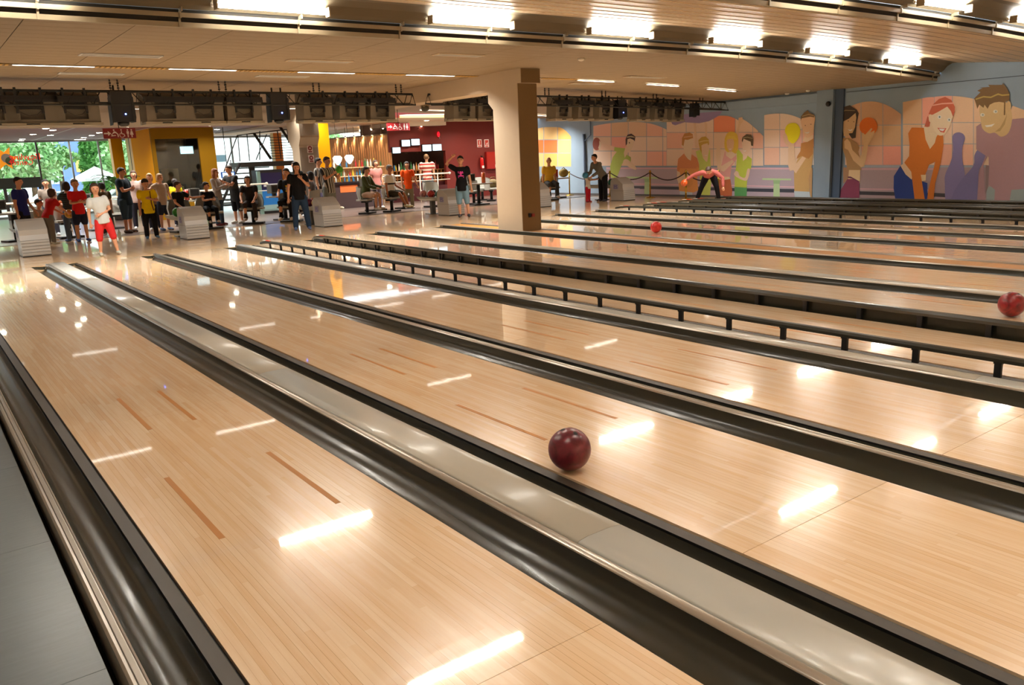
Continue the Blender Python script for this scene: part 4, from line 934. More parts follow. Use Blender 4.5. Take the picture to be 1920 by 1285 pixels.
# entrance lobby header
a = aty(0, 335, 19.0); b = aty(77, 351, 19.0)
q = MB(); q.box(-2.5, 18.7, b.z, b.x, 19.5, a.z, mat('header_dark', (52, 58, 54), .5)); struct(q.build('door_1'))
q = MB()
for px in (8, 36, 75):
    x = aty(px, 350, 18.8).x; q = MB(); q.box(x-.05, 18.75, 0, x+.05, 18.85, b.z, M_muld); struct(q.build('trim_8'))
# ---- yellow columns and booth
def column(px0, px1, Y, dep, m, side, label):
    a = aty(px0, 300, Y).x; b = aty(px1, 300, Y).x
    t = thing('yellow_column', label, 'column', ((a+b)/2, Y, 0)); w = (b-a)/2
    q = MB(); q.box(-w, 0, 0, w, dep, CZL-.002, m); q.build('shaft', t); q = MB(); q.box(-w-.012, .0, 0, -w, dep, CZL-.002, side); q.build('side_face', t); return t
column(213, 233.5, 15.5, .35, M_yel, mat('column_pale', (230, 196, 130), .6), 'small yellow column left of the booth, behind the restroom sign')
a = aty(248, 300, 17.5); b = aty(268, 300, 17.5); q = MB(); q.box(a.x, 17.5, 0, b.x+.3, 18.2, CZL, M_lemon); struct(q.build('trim_9'))
bx0, bx1 = aty(262, 290, 12.6).x, aty(405, 290, 11.4).x
xb = aty(287, 290, 11.4).x
t = thing('yellow_booth', 'ochre yellow booth with a large dark glass window and a lit screen inside', 'booth', (xb, 11.4, 0)); W_ = bx1-xb
wx0, wx1 = aty(295, 300, 11.4).x-xb, aty(376, 300, 11.4).x-xb; wz1 = aty(330, 260, 11.4).z; wz0 = .75
q = MB(); q.box(0, 0, 0, wx0, .12, CZL, M_yel_shade); q.box(wx1, 0, 0, W_, .12, CZL, M_yel_shade); q.box(wx0, 0, wz1, wx1, .12, CZL, M_yel_shade); q.box(wx0, 0, 0, wx1, .12, wz0, M_yel_shade); q.build('front_wall', t)
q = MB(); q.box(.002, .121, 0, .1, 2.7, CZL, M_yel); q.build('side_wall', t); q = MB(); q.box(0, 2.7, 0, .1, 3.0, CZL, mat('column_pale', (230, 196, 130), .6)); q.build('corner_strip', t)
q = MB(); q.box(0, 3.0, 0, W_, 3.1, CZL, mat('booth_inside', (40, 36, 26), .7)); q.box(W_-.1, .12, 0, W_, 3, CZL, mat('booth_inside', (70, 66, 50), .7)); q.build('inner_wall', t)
q = MB(); q.box(wx0, .05, wz0, wx1, .06, wz1, gl); q.build('window_pane', t)
q = MB(); q.box(wx0+.1, 1.6, .0, wx1-.2, 2.3, 1.0, mat('booth_counter', (150, 140, 80), .5)); q.build('counter', t)
q = MB(); q.box(wx0+.1, 2.6, 1.35, wx0+.75, 2.9, 1.5, mat('booth_shelf', (110, 120, 110), .5)); q.box(wx1-.6, 2.4, 1.1, wx1-.1, 2.9, 1.6, mat('booth_cloth', (140, 130, 96), .7)); q.build('shelf', t)
a = aty(337, 275, 11.9); b = aty(363, 288, 11.9)
t2 = thing('wall_screen', 'small bright screen glowing behind the booth window', 'screen', ((a.x+b.x)/2, 11.9, (a.z+b.z)/2)); q = MB(); q.box(-(b.x-a.x)/2-.03, .0, -(a.z-b.z)/2-.03, (b.x-a.x)/2+.03, .05, (a.z-b.z)/2+.03, M_blackm); q.build('frame', t2)
q = MB(); q.box(-(b.x-a.x)/2, -.004, -(a.z-b.z)/2, (b.x-a.x)/2, .0, (a.z-b.z)/2, mat('screen_glow', (190, 220, 236), .4, emit=1.5)); q.build('display', t2)
q = MB(); q.tube([(0, .03, .2), (0, .03, CZL-t2.location.z)], .012, M_blackm); q.build('mount', t2)
# potted palm
p = aty(262, 380, 13.4)
t = thing('potted_palm', 'leafy green potted plant between the two yellow columns', 'plant', (p.x-.6, 13.4, 0))
t.scale = (1.2, 1.2, 1.22)
q = MB(); q.lathe((0, 0, 0), [(.18, 0), (.24, .02), (.28, .45), (.26, .46), (.24, .4)], mat('pot_dark', (60, 50, 44), .6)); q.build('pot', t)
M_leaf = mat('leaf_green', (52, 120, 36), .5, noise=.25, nscale=6)
for k in range(22):
    rr = random.Random(k); az = rr.uniform(0, 2*PI); L_ = rr.uniform(.5, 1.0); up = rr.uniform(.3, 1.0); q = MB(); A_ = []
    for i in range(6):
        s = i/5; r_ = L_*s*.75; z = .9+up*s-.65*up*s*s*1.1+.35*rr.random()*0; w = .06*math.sin(PI*(.1+.85*s))+.004
        cx, cy = r_*math.cos(az), r_*math.sin(az); nx, ny = -math.sin(az)*w, math.cos(az)*w; A_.append([(cx-nx, cy-ny, z), (cx, cy, z-.012), (cx+nx, cy+ny, z)])
    q.rings(A_, M_leaf, False, True, False); q.build('frond', t)
q = MB(); q.tube([(0, 0, .4), (.02, 0, .95)], .035, mat('trunk', (84, 60, 36), .8)); q.build('stem', t)
# ---- outside
g = MB(); g.box(-20, 20.3, -.3, 60, 70, -.06, mat('pavement', (206, 204, 196), .8, noise=.05, nscale=1)); struct(g.build('floor'))
M_blue = mat('facade_blue', (110, 140, 214), .7, noise=.04, nscale=1)
t = thing('blue_building', 'bright blue building across the street with a yellow framed poster', 'building', (0, 42, 0))
xa, xb_ = aty(90, 300, 42).x, aty(172, 300, 42).x; xr_ = aty(300, 300, 42).x
q = MB(); q.box(xa, 0, -.06, xr_, 8, 9, M_blue); q.build('facade', t)
a = aty(139, 293, 42); b = aty(164, 322, 42); q = MB(); q.box(a.x, -.12, b.z, b.x, 0, a.z, mat('poster_yellow', (236, 214, 110), .5)); q.box(a.x-.15, -.15, a.z, b.x+.15, 0, a.z+.15, mat('frame_blue', (50, 70, 150), .5)); q.build('poster', t)
a = aty(110, 318, 42); b = aty(112, 345, 42); q = MB(); q.box(aty(92, 318, 42).x, -.1, b.z, a.x, 0, a.z, mat('pane_pale', (206, 226, 240), .3)); q.build('window_pane', t)
t = thing('white_building', 'white building seen through the glass behind the stairs', 'building', (0, 40, 0))
xa, xb_ = aty(405, 300, 40).x, aty(600, 300, 40).x
q = MB(); q.box(xa, 0, -.06, xb_+6, 6, 10, mat('facade_white', (250, 250, 248), .7)); q.build('facade', t)
a = aty(406, 291, 39.9); b = aty(424, 303, 39.9); q = MB(); q.box(a.x, -.12, b.z, b.x, 0, a.z, mat('window_dark', (70, 90, 100), .3)); q.build('window_pane', t)
q = MB(); q.box(aty(460, 287, 39.9).x, -.2, aty(460, 290, 39.9).z, aty(520, 287, 39.9).x, 0, aty(460, 289, 39.9).z, mat('facade_white', (250, 250, 248), .7)); q.build('ledge', t)
M_trk = mat('trunk', (84, 60, 36), .8)
def tree(x, y, z0, h, r, n, seed, label, cols=((112, 164, 92), (176, 212, 156)), cyp=False):
    t = thing('cypress' if cyp else 'leafy_tree', label, 'tree', (x, y, 0), group='trees outside the glass')
    q = MB(); q.tube([(0, 0, -.06), (.05, 0, z0+.3*h)], [.16, .09], M_trk, 8); q.build('trunk', t)
    rr = random.Random(seed); q = MB(); ms = [mat('foliage_%d%d' % (i, cyp), c, .7, noise=.2, nscale=3) for i, c in enumerate(cols)]
    for i in range(n):
        u = rr.random()
        if cyp:
            z = z0+h*u; R = r*(math.sin(PI*min(1, .25+u*.75)))**.8; az = rr.uniform(0, 2*PI); c = Vector((R*math.cos(az), R*math.sin(az), z)); s = .22
        else:
            d = Vector((rr.gauss(0, 1), rr.gauss(0, 1), rr.gauss(0, .8))).normalized()*(rr.random()**.35); lump = 1+.25*math.sin(5*d.x+seed)*math.cos(4*d.z); c = Vector((d.x*r*lump, d.y*r*.8, z0+h/2+d.z*h/2*lump)); s = .15
        a = Vector((rr.gauss(0, 1), rr.gauss(0, 1), rr.gauss(0, 1))).normalized()*s; b = a.cross(Vector((rr.gauss(0, 1), rr.gauss(0, 1), rr.gauss(0, 1)))).normalized()*s*.55
        q.poly([c-a, c+b, c+a, c-b], ms[rr.randrange(len(ms))])
    o = q.build('foliage', t); o['kind'] = 'stuff'
for k, (px, y, z0, h, r, n) in enumerate(((16, 30, .6, 3.6, 1.9, 3000), (58, 28, 1.2, 2.4, 1.25, 1800), (86, 30, 1.2, 2.6, .8, 1300), (112, 31, 1.9, 1.0, .8, 900), (222, 30, .4, 3.4, .7, 1200), (243, 27, .8, 2.4, 1.3, 1500), (612, 26, .5, 3.4, 1.2, 1500))):
    p = aty(px, 320, y); tree(p.x, y, z0, h, r, n, k, 'green tree beyond the glass, %s' % ['behind the orange emblem', 'behind the red lettering', 'left of the blue building', 'overlapping the blue wall', 'left of the small yellow column', 'between the yellow columns', 'seen in the gap beside the bar curtain'][k])
for k, (px, y) in enumerate(((175, 33), (192, 32))):
    p = aty(px, 320, y); tree(p.x, y, .2, 4.4, .55, 900, 20+k, 'slim dark green cypress before the blue wall, %s' % ['left one', 'right one'][k], ((70, 130, 50), (96, 150, 70)), True)
p = aty(178, 320, 23.5); t = thing('garden_parasol', 'large white parasol standing outside the glass front', 'parasol', (p.x, 23.5, -.06)); zt = aty(178, 312, 23.5).z; ze = aty(178, 334, 23.5).z; rw = (aty(222, 334, 23.5).x-aty(122, 334, 23.5).x)/2
q = MB(); n8 = [(rw*math.cos(PI/4*i+.2), rw*math.sin(PI/4*i+.2), ze+.06) for i in range(8)]
for i in range(8): q.poly([(0, 0, zt+.06), n8[i], n8[(i+1) % 8]], mat('parasol_white', (250, 250, 250), .8)); q.poly([n8[i], (n8[i][0], n8[i][1], n8[i][2]-.12), (n8[(i+1) % 8][0], n8[(i+1) % 8][1], n8[i][2]-.12), n8[(i+1) % 8]], mat('parasol_white', (250, 250, 250), .8))
q.build('canopy', t); q = MB(); q.tube([(0, 0, 0), (0, 0, zt+.05)], .03, M_mul); q.build('pole', t); q = MB(); q.lathe((0, 0, 0), [(.3, 0), (.3, .06), (.05, .1)], M_muld); q.build('base', t)
def car(px, py, y, s, label, c=(244, 246, 248)):
    p = aty(px, py, y); t = thing('parked_car', label, 'car', (p.x, y, -.06), group='cars parked outside'); mt = Matrix(((s, 0, 0, 0), (0, 0, s, 0), (0, s, 0, 0), (0, 0, 0, 1)))
    q = MB(); q.prism([(-2, .3), (-2, .8), (-1.7, .95), (-1.1, 1.4), (.5, 1.42), (1.1, .98), (1.9, .85), (2.05, .6), (2.05, .3)], -.8, .8, mat('car_%d' % c[0], c, .3, coat=.5), mt); q.build('body', t)
    q = MB(); q.prism([(-1.5, .98), (-1.05, 1.33), (.45, 1.35), (.9, 1.0)], -.82, .82, mat('car_glass', (90, 110, 120), .2), mt); q.build('glazing', t)
    for dx in (-1.3, 1.3):
        q = MB(); q.tube([(dx*s, -.84*s, .32*s), (dx*s, .84*s, .32*s)], .32*s, M_black, 14); q.build('wheel', t)
car(108, 365, 26, .62, 'white car parked outside behind the children'); car(246, 370, 24.6, .62, 'pale car parked outside behind the man in navy')
p = aty(4, 330, 36); t = thing('parked_van', 'white van parked outside at the left photo edge', 'van', (p.x-1.4, 36, -.06)); q = MB(); q.prism([(-2.4, .35), (-2.4, 2.3), (1.2, 2.3), (2.0, 1.4), (2.3, 1.2), (2.3, .35)], -.9, .9, mat('car_244', (244, 246, 248), .3), Matrix(((1, 0, 0, 0), (0, 0, 1, 0), (0, 1, 0, 0), (0, 0, 0, 1)))); q.build('body', t)
for dx in (-1.5, 1.5):
    q = MB(); q.tube([(dx, -.92, .35), (dx, .92, .35)], .35, M_black, 14); q.build('wheel', t)
# ---- hand rails
M_railc = mat('rail_cream', (232, 222, 200), .35, coat=.3)
def handrail(a, b, label, z=.86, lower=True, np_=3):
    a = Vector(a); b = Vector(b); t = thing('hand_rail', label, 'rail', a, group='cream hand rails')
    d = b-a; q = MB(); q.tube([(0, 0, z), (d.x, d.y, z)], .028, M_railc, 8); q.ball((d.x, d.y, z), .05, M_railc); q.build('top_rail', t)
    if lower: q = MB(); q.tube([(0, 0, z-.22), (d.x, d.y, z-.22)], .014, M_railc, 6); q.build('lower_rail', t)
    for i in range(np_):
        s = (i+.3)/np_; q = MB(); q.tube([(d.x*s, d.y*s, 0), (d.x*s, d.y*s, z)], .02, M_railc, 8); q.build('post', t)
Yr = 9.2
handrail((-.5, Yr, 0), (aty(262, 368, Yr).x, Yr, 0), 'long cream hand rail behind the children at the left', np_=5)
handrail((aty(335, 360, Yr).x, Yr, 0), (aty(400, 360, Yr).x, Yr, 0), 'cream hand rail below the booth window', .9, np_=3)
handrail((aty(440, 346, 9.6).x, 9.6, 0), (aty(500, 346, 9.6).x, 9.6, 0), 'cream hand rail in front of the drinks machine', 1.0, np_=2)
handrail((aty(706, 330, 10).x, 10.0, 0), (aty(843, 327, 10).x, 10.0, 0), 'cream hand rail ending in a ball before the bar', aty(780, 328, 10).z, True, 4)
# ---- second column and its beam face
X2 = 9.46; y2 = atx(566, 330, X2).y
prof2 = [(y2, 0), (y2+.55, 0), (y2+.55, 2.0), (y2+.8, 2.3), (y2+.8, 2.83), (y2-.15, 2.83), (y2-.15, 2.35), (y2, 2.12)]
t = thing('concrete_column', 'pale concrete column with flared head and two red hose signs', 'column', (X2, 0, 0))
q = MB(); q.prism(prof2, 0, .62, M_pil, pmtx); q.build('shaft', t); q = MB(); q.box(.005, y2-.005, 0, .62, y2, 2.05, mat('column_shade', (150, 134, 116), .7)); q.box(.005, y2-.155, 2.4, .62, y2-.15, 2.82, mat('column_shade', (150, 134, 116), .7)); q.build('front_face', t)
for k, (px, py) in enumerate(((581, 280), (583.5, 298))):
    c = aty(px, py, y2); tt = thing('hose_sign', 'red and white round hose sign on the concrete column, %s one' % ['upper', 'lower'][k], 'sign', (c.x, y2-.012, c.z), group='hose signs')
    q = MB(); q.box(-.09, 0, -.11, .09, .006, .11, M_sw); q.build('board', tt); q = MB()
    for i in range(16):
        a_, b_ = 2*PI*i/16, 2*PI*(i+1)/16; q.poly([(.03*math.cos(a_), -.003, .03+.03*math.sin(a_)), (.03*math.cos(b_), -.003, .03+.03*math.sin(b_)), (.068*math.cos(b_), -.003, .03+.068*math.sin(b_)), (.068*math.cos(a_), -.003, .03+.068*math.sin(a_))], M_sign)
    q.box(-.06, -.004, -.09, .06, -.001, -.055, M_sign); q.build('symbol', tt)
q = MB(); q.box(X2+.63, y2+.3, 0, X2+1.15, y2+.35, CZL+.3, M_yel); struct(q.build('trim_10'))
# ---- metal stairs
M_st = mat('stair_metal', (44, 40, 36), .5); YS = 13.5
t = thing('metal_stairs', 'black open metal staircase with landing in front of the bright glass', 'stairs', (0, YS, 0))
def P3(px, py, dy=0): c = aty(px, py, YS+dy); return (c.x, dy, c.z)
def bar(pts, r, nm, dy=0, k=6): q = MB(); q.tube([P3(x, y, dy) for x, y in pts], r, M_st, k); q.build(nm, t)
ld0, ld1 = P3(450, 306), P3(553, 300)
q = MB(); q.box(ld0[0], -.05, ld0[2]-.16, ld1[0]+.3, 1.2, ld0[2]+.02, M_st); q.build('landing', t)
for dy in (0, 1.1):
    bar([(450, 306), (438, 330), (420, 372), (412, 398)], .05, 'stringer', dy); bar([(506, 304), (476, 400)], .05, 'stringer', dy) if 0 else None
    bar([(476, 250), (508, 298)], .05, 'stringer', dy); bar([(525, 238), (556, 284)], .05, 'stringer', dy)
    bar([(420, 322), (445, 254), (476, 250), (545, 242)], .022, 'hand_rail', dy)
    for a_, b_ in (((446, 255), (450, 303)), ((463, 252), (468, 302)), ((487, 246), (487, 300)), ((500, 252), (480, 300)), ((520, 246), (527, 297)), ((538, 243), (541, 268)), ((432, 300), (436, 330))): bar([a_, b_], .018, 'baluster', dy)
for i in range(9):
    a_ = P3(505, 258+i*5, 0); q = MB(); q.tube([(a_[0]-.12*i*0, .0, a_[2]), (ld1[0]+.3, .0, a_[2])], .012, M_st, 5); q.build('cross_bar', t)
for i in range(8):
    f = i/8; c0 = P3(447-30*f, 316+80*f); q = MB(); q.box(c0[0], .0, c0[2]-.02, c0[0]+1.15, 1.1, c0[2]+.02, M_st); q.build('tread', t)
for px in (471, 476): 
    a_ = P3(px, 306); q = MB(); q.box(a_[0]-.05, .1, 0, a_[0]+.05, .2, a_[2]-.1, M_st); q.build('support_post', t)
column(517, 532, 17.0, .3, mat('column_orange', (214, 120, 20), .6), mat('column_pale', (230, 196, 130), .6), 'orange column behind the metal stairs')
# ---- drinks machine
p = atz(491, 400.5); q_ = atz(529, 398.5); p.y = 10.4; x0, x1 = aty(489, 360, 10.4).x, aty(533, 360, 10.4).x; hz_ = aty(510, 318, 10.4).z
t = thing('drinks_machine', 'blue and black drinks vending machine beside the stairs', 'vending machine', (x0, 10.4, 0)); w = x1-x0
q = MB(); q.box(0, .02, 0, w, .7, hz_, mat('machine_black', (28, 30, 34), .4)); q.build('cabinet', t)
q = MB(); q.box(.05, 0, hz_*.55, w-.04, .02, hz_*.93, mat('machine_navy', (26, 26, 70), .3, emit=.02)); q.box(.05, 0, hz_*.2, w-.04, .02, hz_*.55, mat('machine_blue', (30, 110, 180), .3, emit=.06)); q.box(.05, 0, hz_*.06, w-.04, .02, hz_*.2, mat('machine_pale', (140, 170, 170), .3)); q.build('front_panel', t)
q = MB(); q.box(.12, -.006, hz_*.62, w-.14, 0, hz_*.68, mat('machine_white', (200, 206, 210), .4)); q.build('label_strip', t); q = MB(); q.box(-.06, -.02, 0, .04, .1, hz_*.97, mat('machine_green', (120, 150, 140), .3)); q.build('side_frame', t)
a = aty(425, 330, 12); t2 = thing('poster_light_box', 'small blue lit menu box behind the clapping women', 'sign', (aty(415, 328, 11.6).x, 11.6, aty(425, 328, 11.6).z)); w = aty(440, 328, 11.6).x-aty(414, 328, 11.6).x
q = MB(); q.box(0, 0, -.1, w, .05, .1, mat('box_blue', (30, 90, 190), .4)); q.build('frame', t2); q = MB(); q.box(.04, -.004, -.07, w-.04, 0, .07, mat('box_glow', (200, 230, 255), .4, emit=1.2)); q.build('lit_face', t2); q = MB(); q.tube([(w/2, .03, .1), (w/2, .03, CZL-t2.location.z)], .012, M_blackm); q.build('mount', t2)
# ---- bar corner
YR = 11.0
xr0 = aty(733, 300, YR).x
q = MB(); nz0, nz1 = 0.55, aty(790, 284, YR).z; nx1 = aty(836, 300, YR).x
q.box(nx1, YR, 0, 20.0, YR+.15, 3.4, M_dred); q.box(xr0, YR, nz1, nx1, YR+.15, 3.4, M_dred); q.box(xr0, YR, 0, nx1, YR+.15, nz0, mat('bar_front_red', (70, 16, 18), .5)); struct(q.build('wall_back'))
q = MB(); q.box(xr0-.02, 13.2, 0, nx1+.6, 13.3, 3.0, mat('wall_taupe', (120, 100, 96), .7)); q.box(nx1+.5, YR+.15, 0, nx1+.6, 13.2, 3.0, mat('wall_taupe', (120, 100, 96), .7)); struct(q.build('wall_back'))
YP = 11.3; xp1 = aty(735, 300, YP).x; zpt = aty(728, 250, YP).z; _l = atz(619, 262, zpt); YL = min(_l.y, 15.5); xp0 = aty(619, 300, YL).x
q = MB(); q.box(9.5, 9.5, 2.92, 20, 20.4, 3.0, mat('ceiling_peach', (226, 190, 150), .7)); struct(q.build('ceiling'))
cu = thing('pleated_curtain', 'tall peach pleated curtain wall lit from above behind the bar', 'curtain', (0, YP, 0)); q = MB(); n = 160; R = [[], []]
for i in range(n+1):
    x = xp0+(xp1-xp0)*i/n; y = .05*math.sin(i*1.1)+(YL-YP)*(1-i/n); R[0].append((x, y, .0)); R[1].append((x, y, zpt-.04))
q.rings(R, mat('curtain_peach', (236, 178, 122), .8), False, True, False); q.build('drape', cu)
q = MB(); q.rings([[(x, y-.08, zpt-.05), (x, y+.1, zpt-.05), (x, y+.1, zpt), (x, y-.08, zpt)] for x, y in ((xp0, YL-YP), (xp1, 0))], mat('soffit_grey', (150, 130, 104), .7), True, False); q.build('pelmet', cu)
for i in range(7):
    x = xp0+(xp1-xp0)*(i+.6)/7
    t = thing('spot_light', 'small ceiling spotlight washing the peach curtain, %s from the left' % ordn[i].replace('nearest', 'first'), 'lamp', (x, YP-.35+(YL-YP)*(1-(i+.6)/7), zpt-.02), group='curtain spotlights'); q = MB(); q.lathe((0, 0, 0), [(.03, 0), (.035, .04), (.03, .05)], M_lip, 10); q.tube([(0, 0, .03), (0, 0, 2.92-zpt)], .01, M_lip, 6); q.build('housing', t); q = MB(); q.lathe((0, 0, -.002), [(.001, 0), (.026, 0)], mat('spot_glow', (255, 230, 190), .5, emit=60), 10, cap=False); q.build('lamp', t)
    l = bpy.data.lights.new('spot', 'SPOT'); l.energy = 26; l.color = (1, .78, .5); l.spot_size = 1.1; l.spot_blend = .8; l.shadow_soft_size = .03; lo = link('bulb', l, t, (0, 0, -.02)); lo.rotation_euler = (.42, 0, 0)
# cove bulkhead: cream band with warm light above it
M_cove = mat('cove_glow', (255, 196, 96), .5, emit=3.2)
zb1 = aty(836, 226, 10.3).z; zb0 = zb1-.17
pth = [tuple(atz(px, py, zb1)[:2]) for px, py in ((607, 247), (660, 240), (725, 231), (765, 227.5), (836, 226))]
t = thing('cove_bulkhead', 'cream ceiling bulkhead with a glowing warm light cove above the bar', 'bulkhead', (0, 0, 0))
def band(pth, z0, z1, off, th, m, nm):
    q = MB(); R = []
    for i, (x, y) in enumerate(pth):
        R.append([(x, y+off, z0), (x, y+off, z1), (x, y+off+th, z1), (x, y+off+th, z0)])
    q.rings(R, m, True, False); q.build(nm, t)
band(pth, zb0, zb1, 0, .12, M_wallc, 'fascia'); band(pth, zb1+.005, zb1+.19, .12, .03, M_cove, 'light_cove'); band(pth, zb0+.0, zb0+.03, .12, .5, mat('soffit_grey', (150, 130, 104), .7), 'soffit'); band(pth, zb1+.2, zb1+.25, .1, .3, M_wallc, 'upper_lip')
for i, px in enumerate((675, 696, 718, 790)):
    c = aty(px, 245, 11.2 if i < 3 else 10.9); q = MB(); q.ball((0, 0, 0), .035, mat('spot_glow', (255, 230, 190), .5, emit=60), 8, 6); o = q.build('small_downlight', None, tuple(atz(px, (245, 242.5, 240, 236)[i], zb0+.02))); tag(o, 'tiny bright downlight under the bar bulkhead, %s' % ['leftmost', 'second', 'third, left of the restroom sign', 'right of the restroom sign'][i], 'lamp', 'bulkhead downlights')
# bar screens
for k, (x0, y0, x1, y1) in enumerate(((736, 277, 751, 287), (753, 263, 769, 274), (771, 261, 787, 272), (792, 272, 809, 283), (811, 271, 828, 282))):
    a = aty(x0, y0, YR-.1); b = aty(x1, y1, YR-.1); t = thing('bar_screen', 'lit white screen high on the dark red bar wall, %s from the left' % ordn[k].replace('nearest', 'first'), 'screen', ((a.x+b.x)/2, YR-.1, (a.z+b.z)/2), group='bar wall screens'); w, h = (b.x-a.x)/2, (a.z-b.z)/2
    q = MB(); q.box(-w-.015, 0, -h-.015, w+.015, .1, h+.015, M_blackm); q.build('frame', t); q = MB(); q.box(-w, -.004, -h, w, 0, h, mat('screen_glow', (190, 220, 236), .4, emit=1.5)); q.build('display', t)
# wall items on the dark red wall
def wallbox(px0, py0, px1, py1, th, m, nm, label, cat, extra=None):
    a = aty(px0, py0, YR-th); b = aty(px1, py1, YR-th); w, h = (b.x-a.x)/2, (a.z-b.z)/2; t = thing(nm, label, cat, ((a.x+b.x)/2, YR-th, (a.z+b.z)/2)); q = MB(); q.box(-w, 0, -h, w, th-.002, h, m); q.build('body', t); return t, w, h
for k, (x0, x1) in enumerate(((894.5, 903.5), (908, 917))):
    t, w, h = wallbox(x0, 261.5, x1, 276, .01, M_sw, 'safety_sign', 'small red and white safety sign on the dark red wall, %s one' % ['left', 'right'][k], 'sign'); q = MB(); q.box(-w*.75, -.003, -h*.45, w*.75, 0, h*.8, mat('sign_red2', (190, 50, 30), .5)); q.box(-w*.7, -.003, -h*.9, w*.7, 0, -h*.6, mat('sign_red2', (190, 50, 30), .5)); q.build('symbol_field', t)
    q = MB(); q.box(-w*.15, -.006, -h*.3, w*.15, -.003, h*.6, M_sw) if k == 0 else q.prism([(-.4*w, -.3*h), (.4*w, -.3*h), (.4*w, .3*h)], .003, .006, M_sw, Matrix(((1, 0, 0, 0), (0, 0, -1, 0), (0, 1, 0, 0), (0, 0, 0, 1)))); q.build('symbol', t)
t, w, h = wallbox(912, 285, 936, 316, .12, mat('cabinet_red', (150, 26, 22), .4), 'hose_cabinet', 'red fire hose cabinet on the dark red wall beside the pillar', 'cabinet'); q = MB(); q.box(-w+.02, -.006, -h+.02, w-.02, 0, h-.02, mat('cabinet_red2', (160, 24, 20), .3)); q.build('door', t); q = MB(); q.box(w*.35, -.01, -h*.85, w*.7, -.006, -h*.5, M_sw); q.build('notice', t)
c = aty(903.5, 303, YR-.1); t = thing('fire_extinguisher', 'red fire extinguisher with white label hung on the dark red wall', 'extinguisher', (c.x, YR-.1, c.z-.28)); q = MB(); q.lathe((0, 0, 0), [(.06, 0), (.075, .02), (.075, .36), (.05, .43), (.02, .45)], mat('ext_red', (200, 20, 20), .3)); q.build('cylinder', t); q = MB(); q.box(-.05, -.078, .02, .05, -.06, .12, M_sw); q.build('label_plate', t); q = MB(); q.box(-.02, -.06, .45, .02, .04, .5, M_blackm); q.tube([(0, -.03, .48), (.08, -.03, .4), (.08, -.03, .2)], .012, M_black, 6); q.build('valve', t)
c = aty(821, 252, YR-.02); t = thing('alarm_light', 'bright red alarm light on the dark red wall', 'lamp', (c.x, YR-.06, c.z)); q = MB(); q.ball((0, 0, 0), (.05, .05, .1), mat('alarm_red', (255, 20, 40), .3, emit=1.5)); q.build('lens', t); q = MB(); q.tube([(.02, .0, -.08), (.08, .06, -.16)], .015, M_mul); q.build('bracket', t)
q_ = aty(726, 265, 12.5); t = thing('exit_sign', 'small green lit exit sign at the curtain edge', 'sign', q_); q = MB(); q.box(-.06, 0, -.12, .06, .03, .12, mat('exit_green', (30, 150, 80), .4, emit=.8)); q.build('board', t); q = MB(); q.box(-.04, -.004, -.04, .04, 0, .05, M_sw); q.build('symbol', t); q = MB(); q.tube([(0, .01, .12), (0, .01, 2.45-q_.z)], .01, M_blackm); q.build('hanger', t)
# bar counter, back shelf, bottles, lamps
bx0, bx1 = aty(618, 345, 9.9).x, aty(706, 345, 9.9).x
t = thing('bar_counter', 'dark curved bar counter in front of the peach curtain', 'counter', (0, 9.85, 0)); q = MB(); q.box(bx0, 0, .0, bx1, .7, .84, mat('counter_body', (74, 56, 56), .5)); q.box(bx0+.35, -.01, .55, bx0+1.0, 0, .78, mat('counter_lit', (236, 120, 60), .5, emit=.2)); q.build('body', t); q = MB(); q.box(bx0-.05, -.1, .84, bx1+.05, .75, .90, mat('counter_top', (40, 34, 36), .25)); q.build('worktop', t)
t = thing('bar_shelf', 'pale bottle shelf standing against the peach curtain', 'shelf', (0, 10.8, 0))
sx0, sx1 = aty(625, 330, 10.8).x, aty(722, 330, 10.8).x
for zz in (.75, 1.05, 1.35):
    q = MB(); q.box(sx0, 0, zz, sx1, .35, zz+.03, mat('shelf_peach', (232, 196, 150), .6)); q.build('shelf_board', t)
q = MB(); q.box(sx0, .3, 0, sx1, .35, 1.35, mat('shelf_peach', (232, 196, 150), .6)); q.build('back_panel', t)
bprof = [(.001, 0), (.034, .0), (.036, .02), (.036, .16), (.014, .21), (.013, .27), (.001, .272)]
bm_ = {}
bc = {'green': (50, 110, 60), 'brown': (110, 70, 40), 'clear': (200, 206, 200), 'amber': (190, 120, 50), 'red': (180, 40, 40), 'white': (230, 226, 214), 'blue': (50, 120, 170), 'yellow': (220, 190, 60)}
def bottle(x, y, z, c, label, group, s=1):
    if c not in bm_: q = MB(); q.lathe((0, 0, 0), bprof, mat('bottle_'+c, bc[c], .2, coat=.4), 10); bm_[c] = q.mesh('bottle')
    o = link('bottle', bm_[c], None, (x, y, z)); o.scale = (s, s, s); tag(o, label, 'bottle', group)
rr = random.Random(3); cs = list(bc); ORD = 'first second third fourth fifth sixth seventh eighth ninth tenth eleventh twelfth thirteenth fourteenth fifteenth sixteenth seventeenth eighteenth nineteenth twentieth'.split()
for row, zz in enumerate((.78, 1.08, 1.38)):
    for i in range(16):
        if row == 2 and i < 7 and i % 2: continue
        c = rr.choice(cs); bottle(sx0+.1+(sx1-sx0-.2)*i/15+rr.uniform(-.02, .02), 10.92, zz, c, 'small %s bottle, %s from the left on the %s shelf before the curtain' % (c, ORD[i], ('lowest', 'middle', 'top')[row]), '%s bottles on the curtain shelves' % c, rr.uniform(.7, 1.1))
for i in range(10):
    c = rr.choice(['white', 'red', 'blue', 'clear', 'amber']); bottle(bx0+.15+(bx1-bx0-.3)*i/9, 10.05, .9, c, 'small %s bottle on the dark bar counter, %s from the left' % (c, ORD[i]), '%s bottles on the bar counter' % c, rr.uniform(.6, .95))
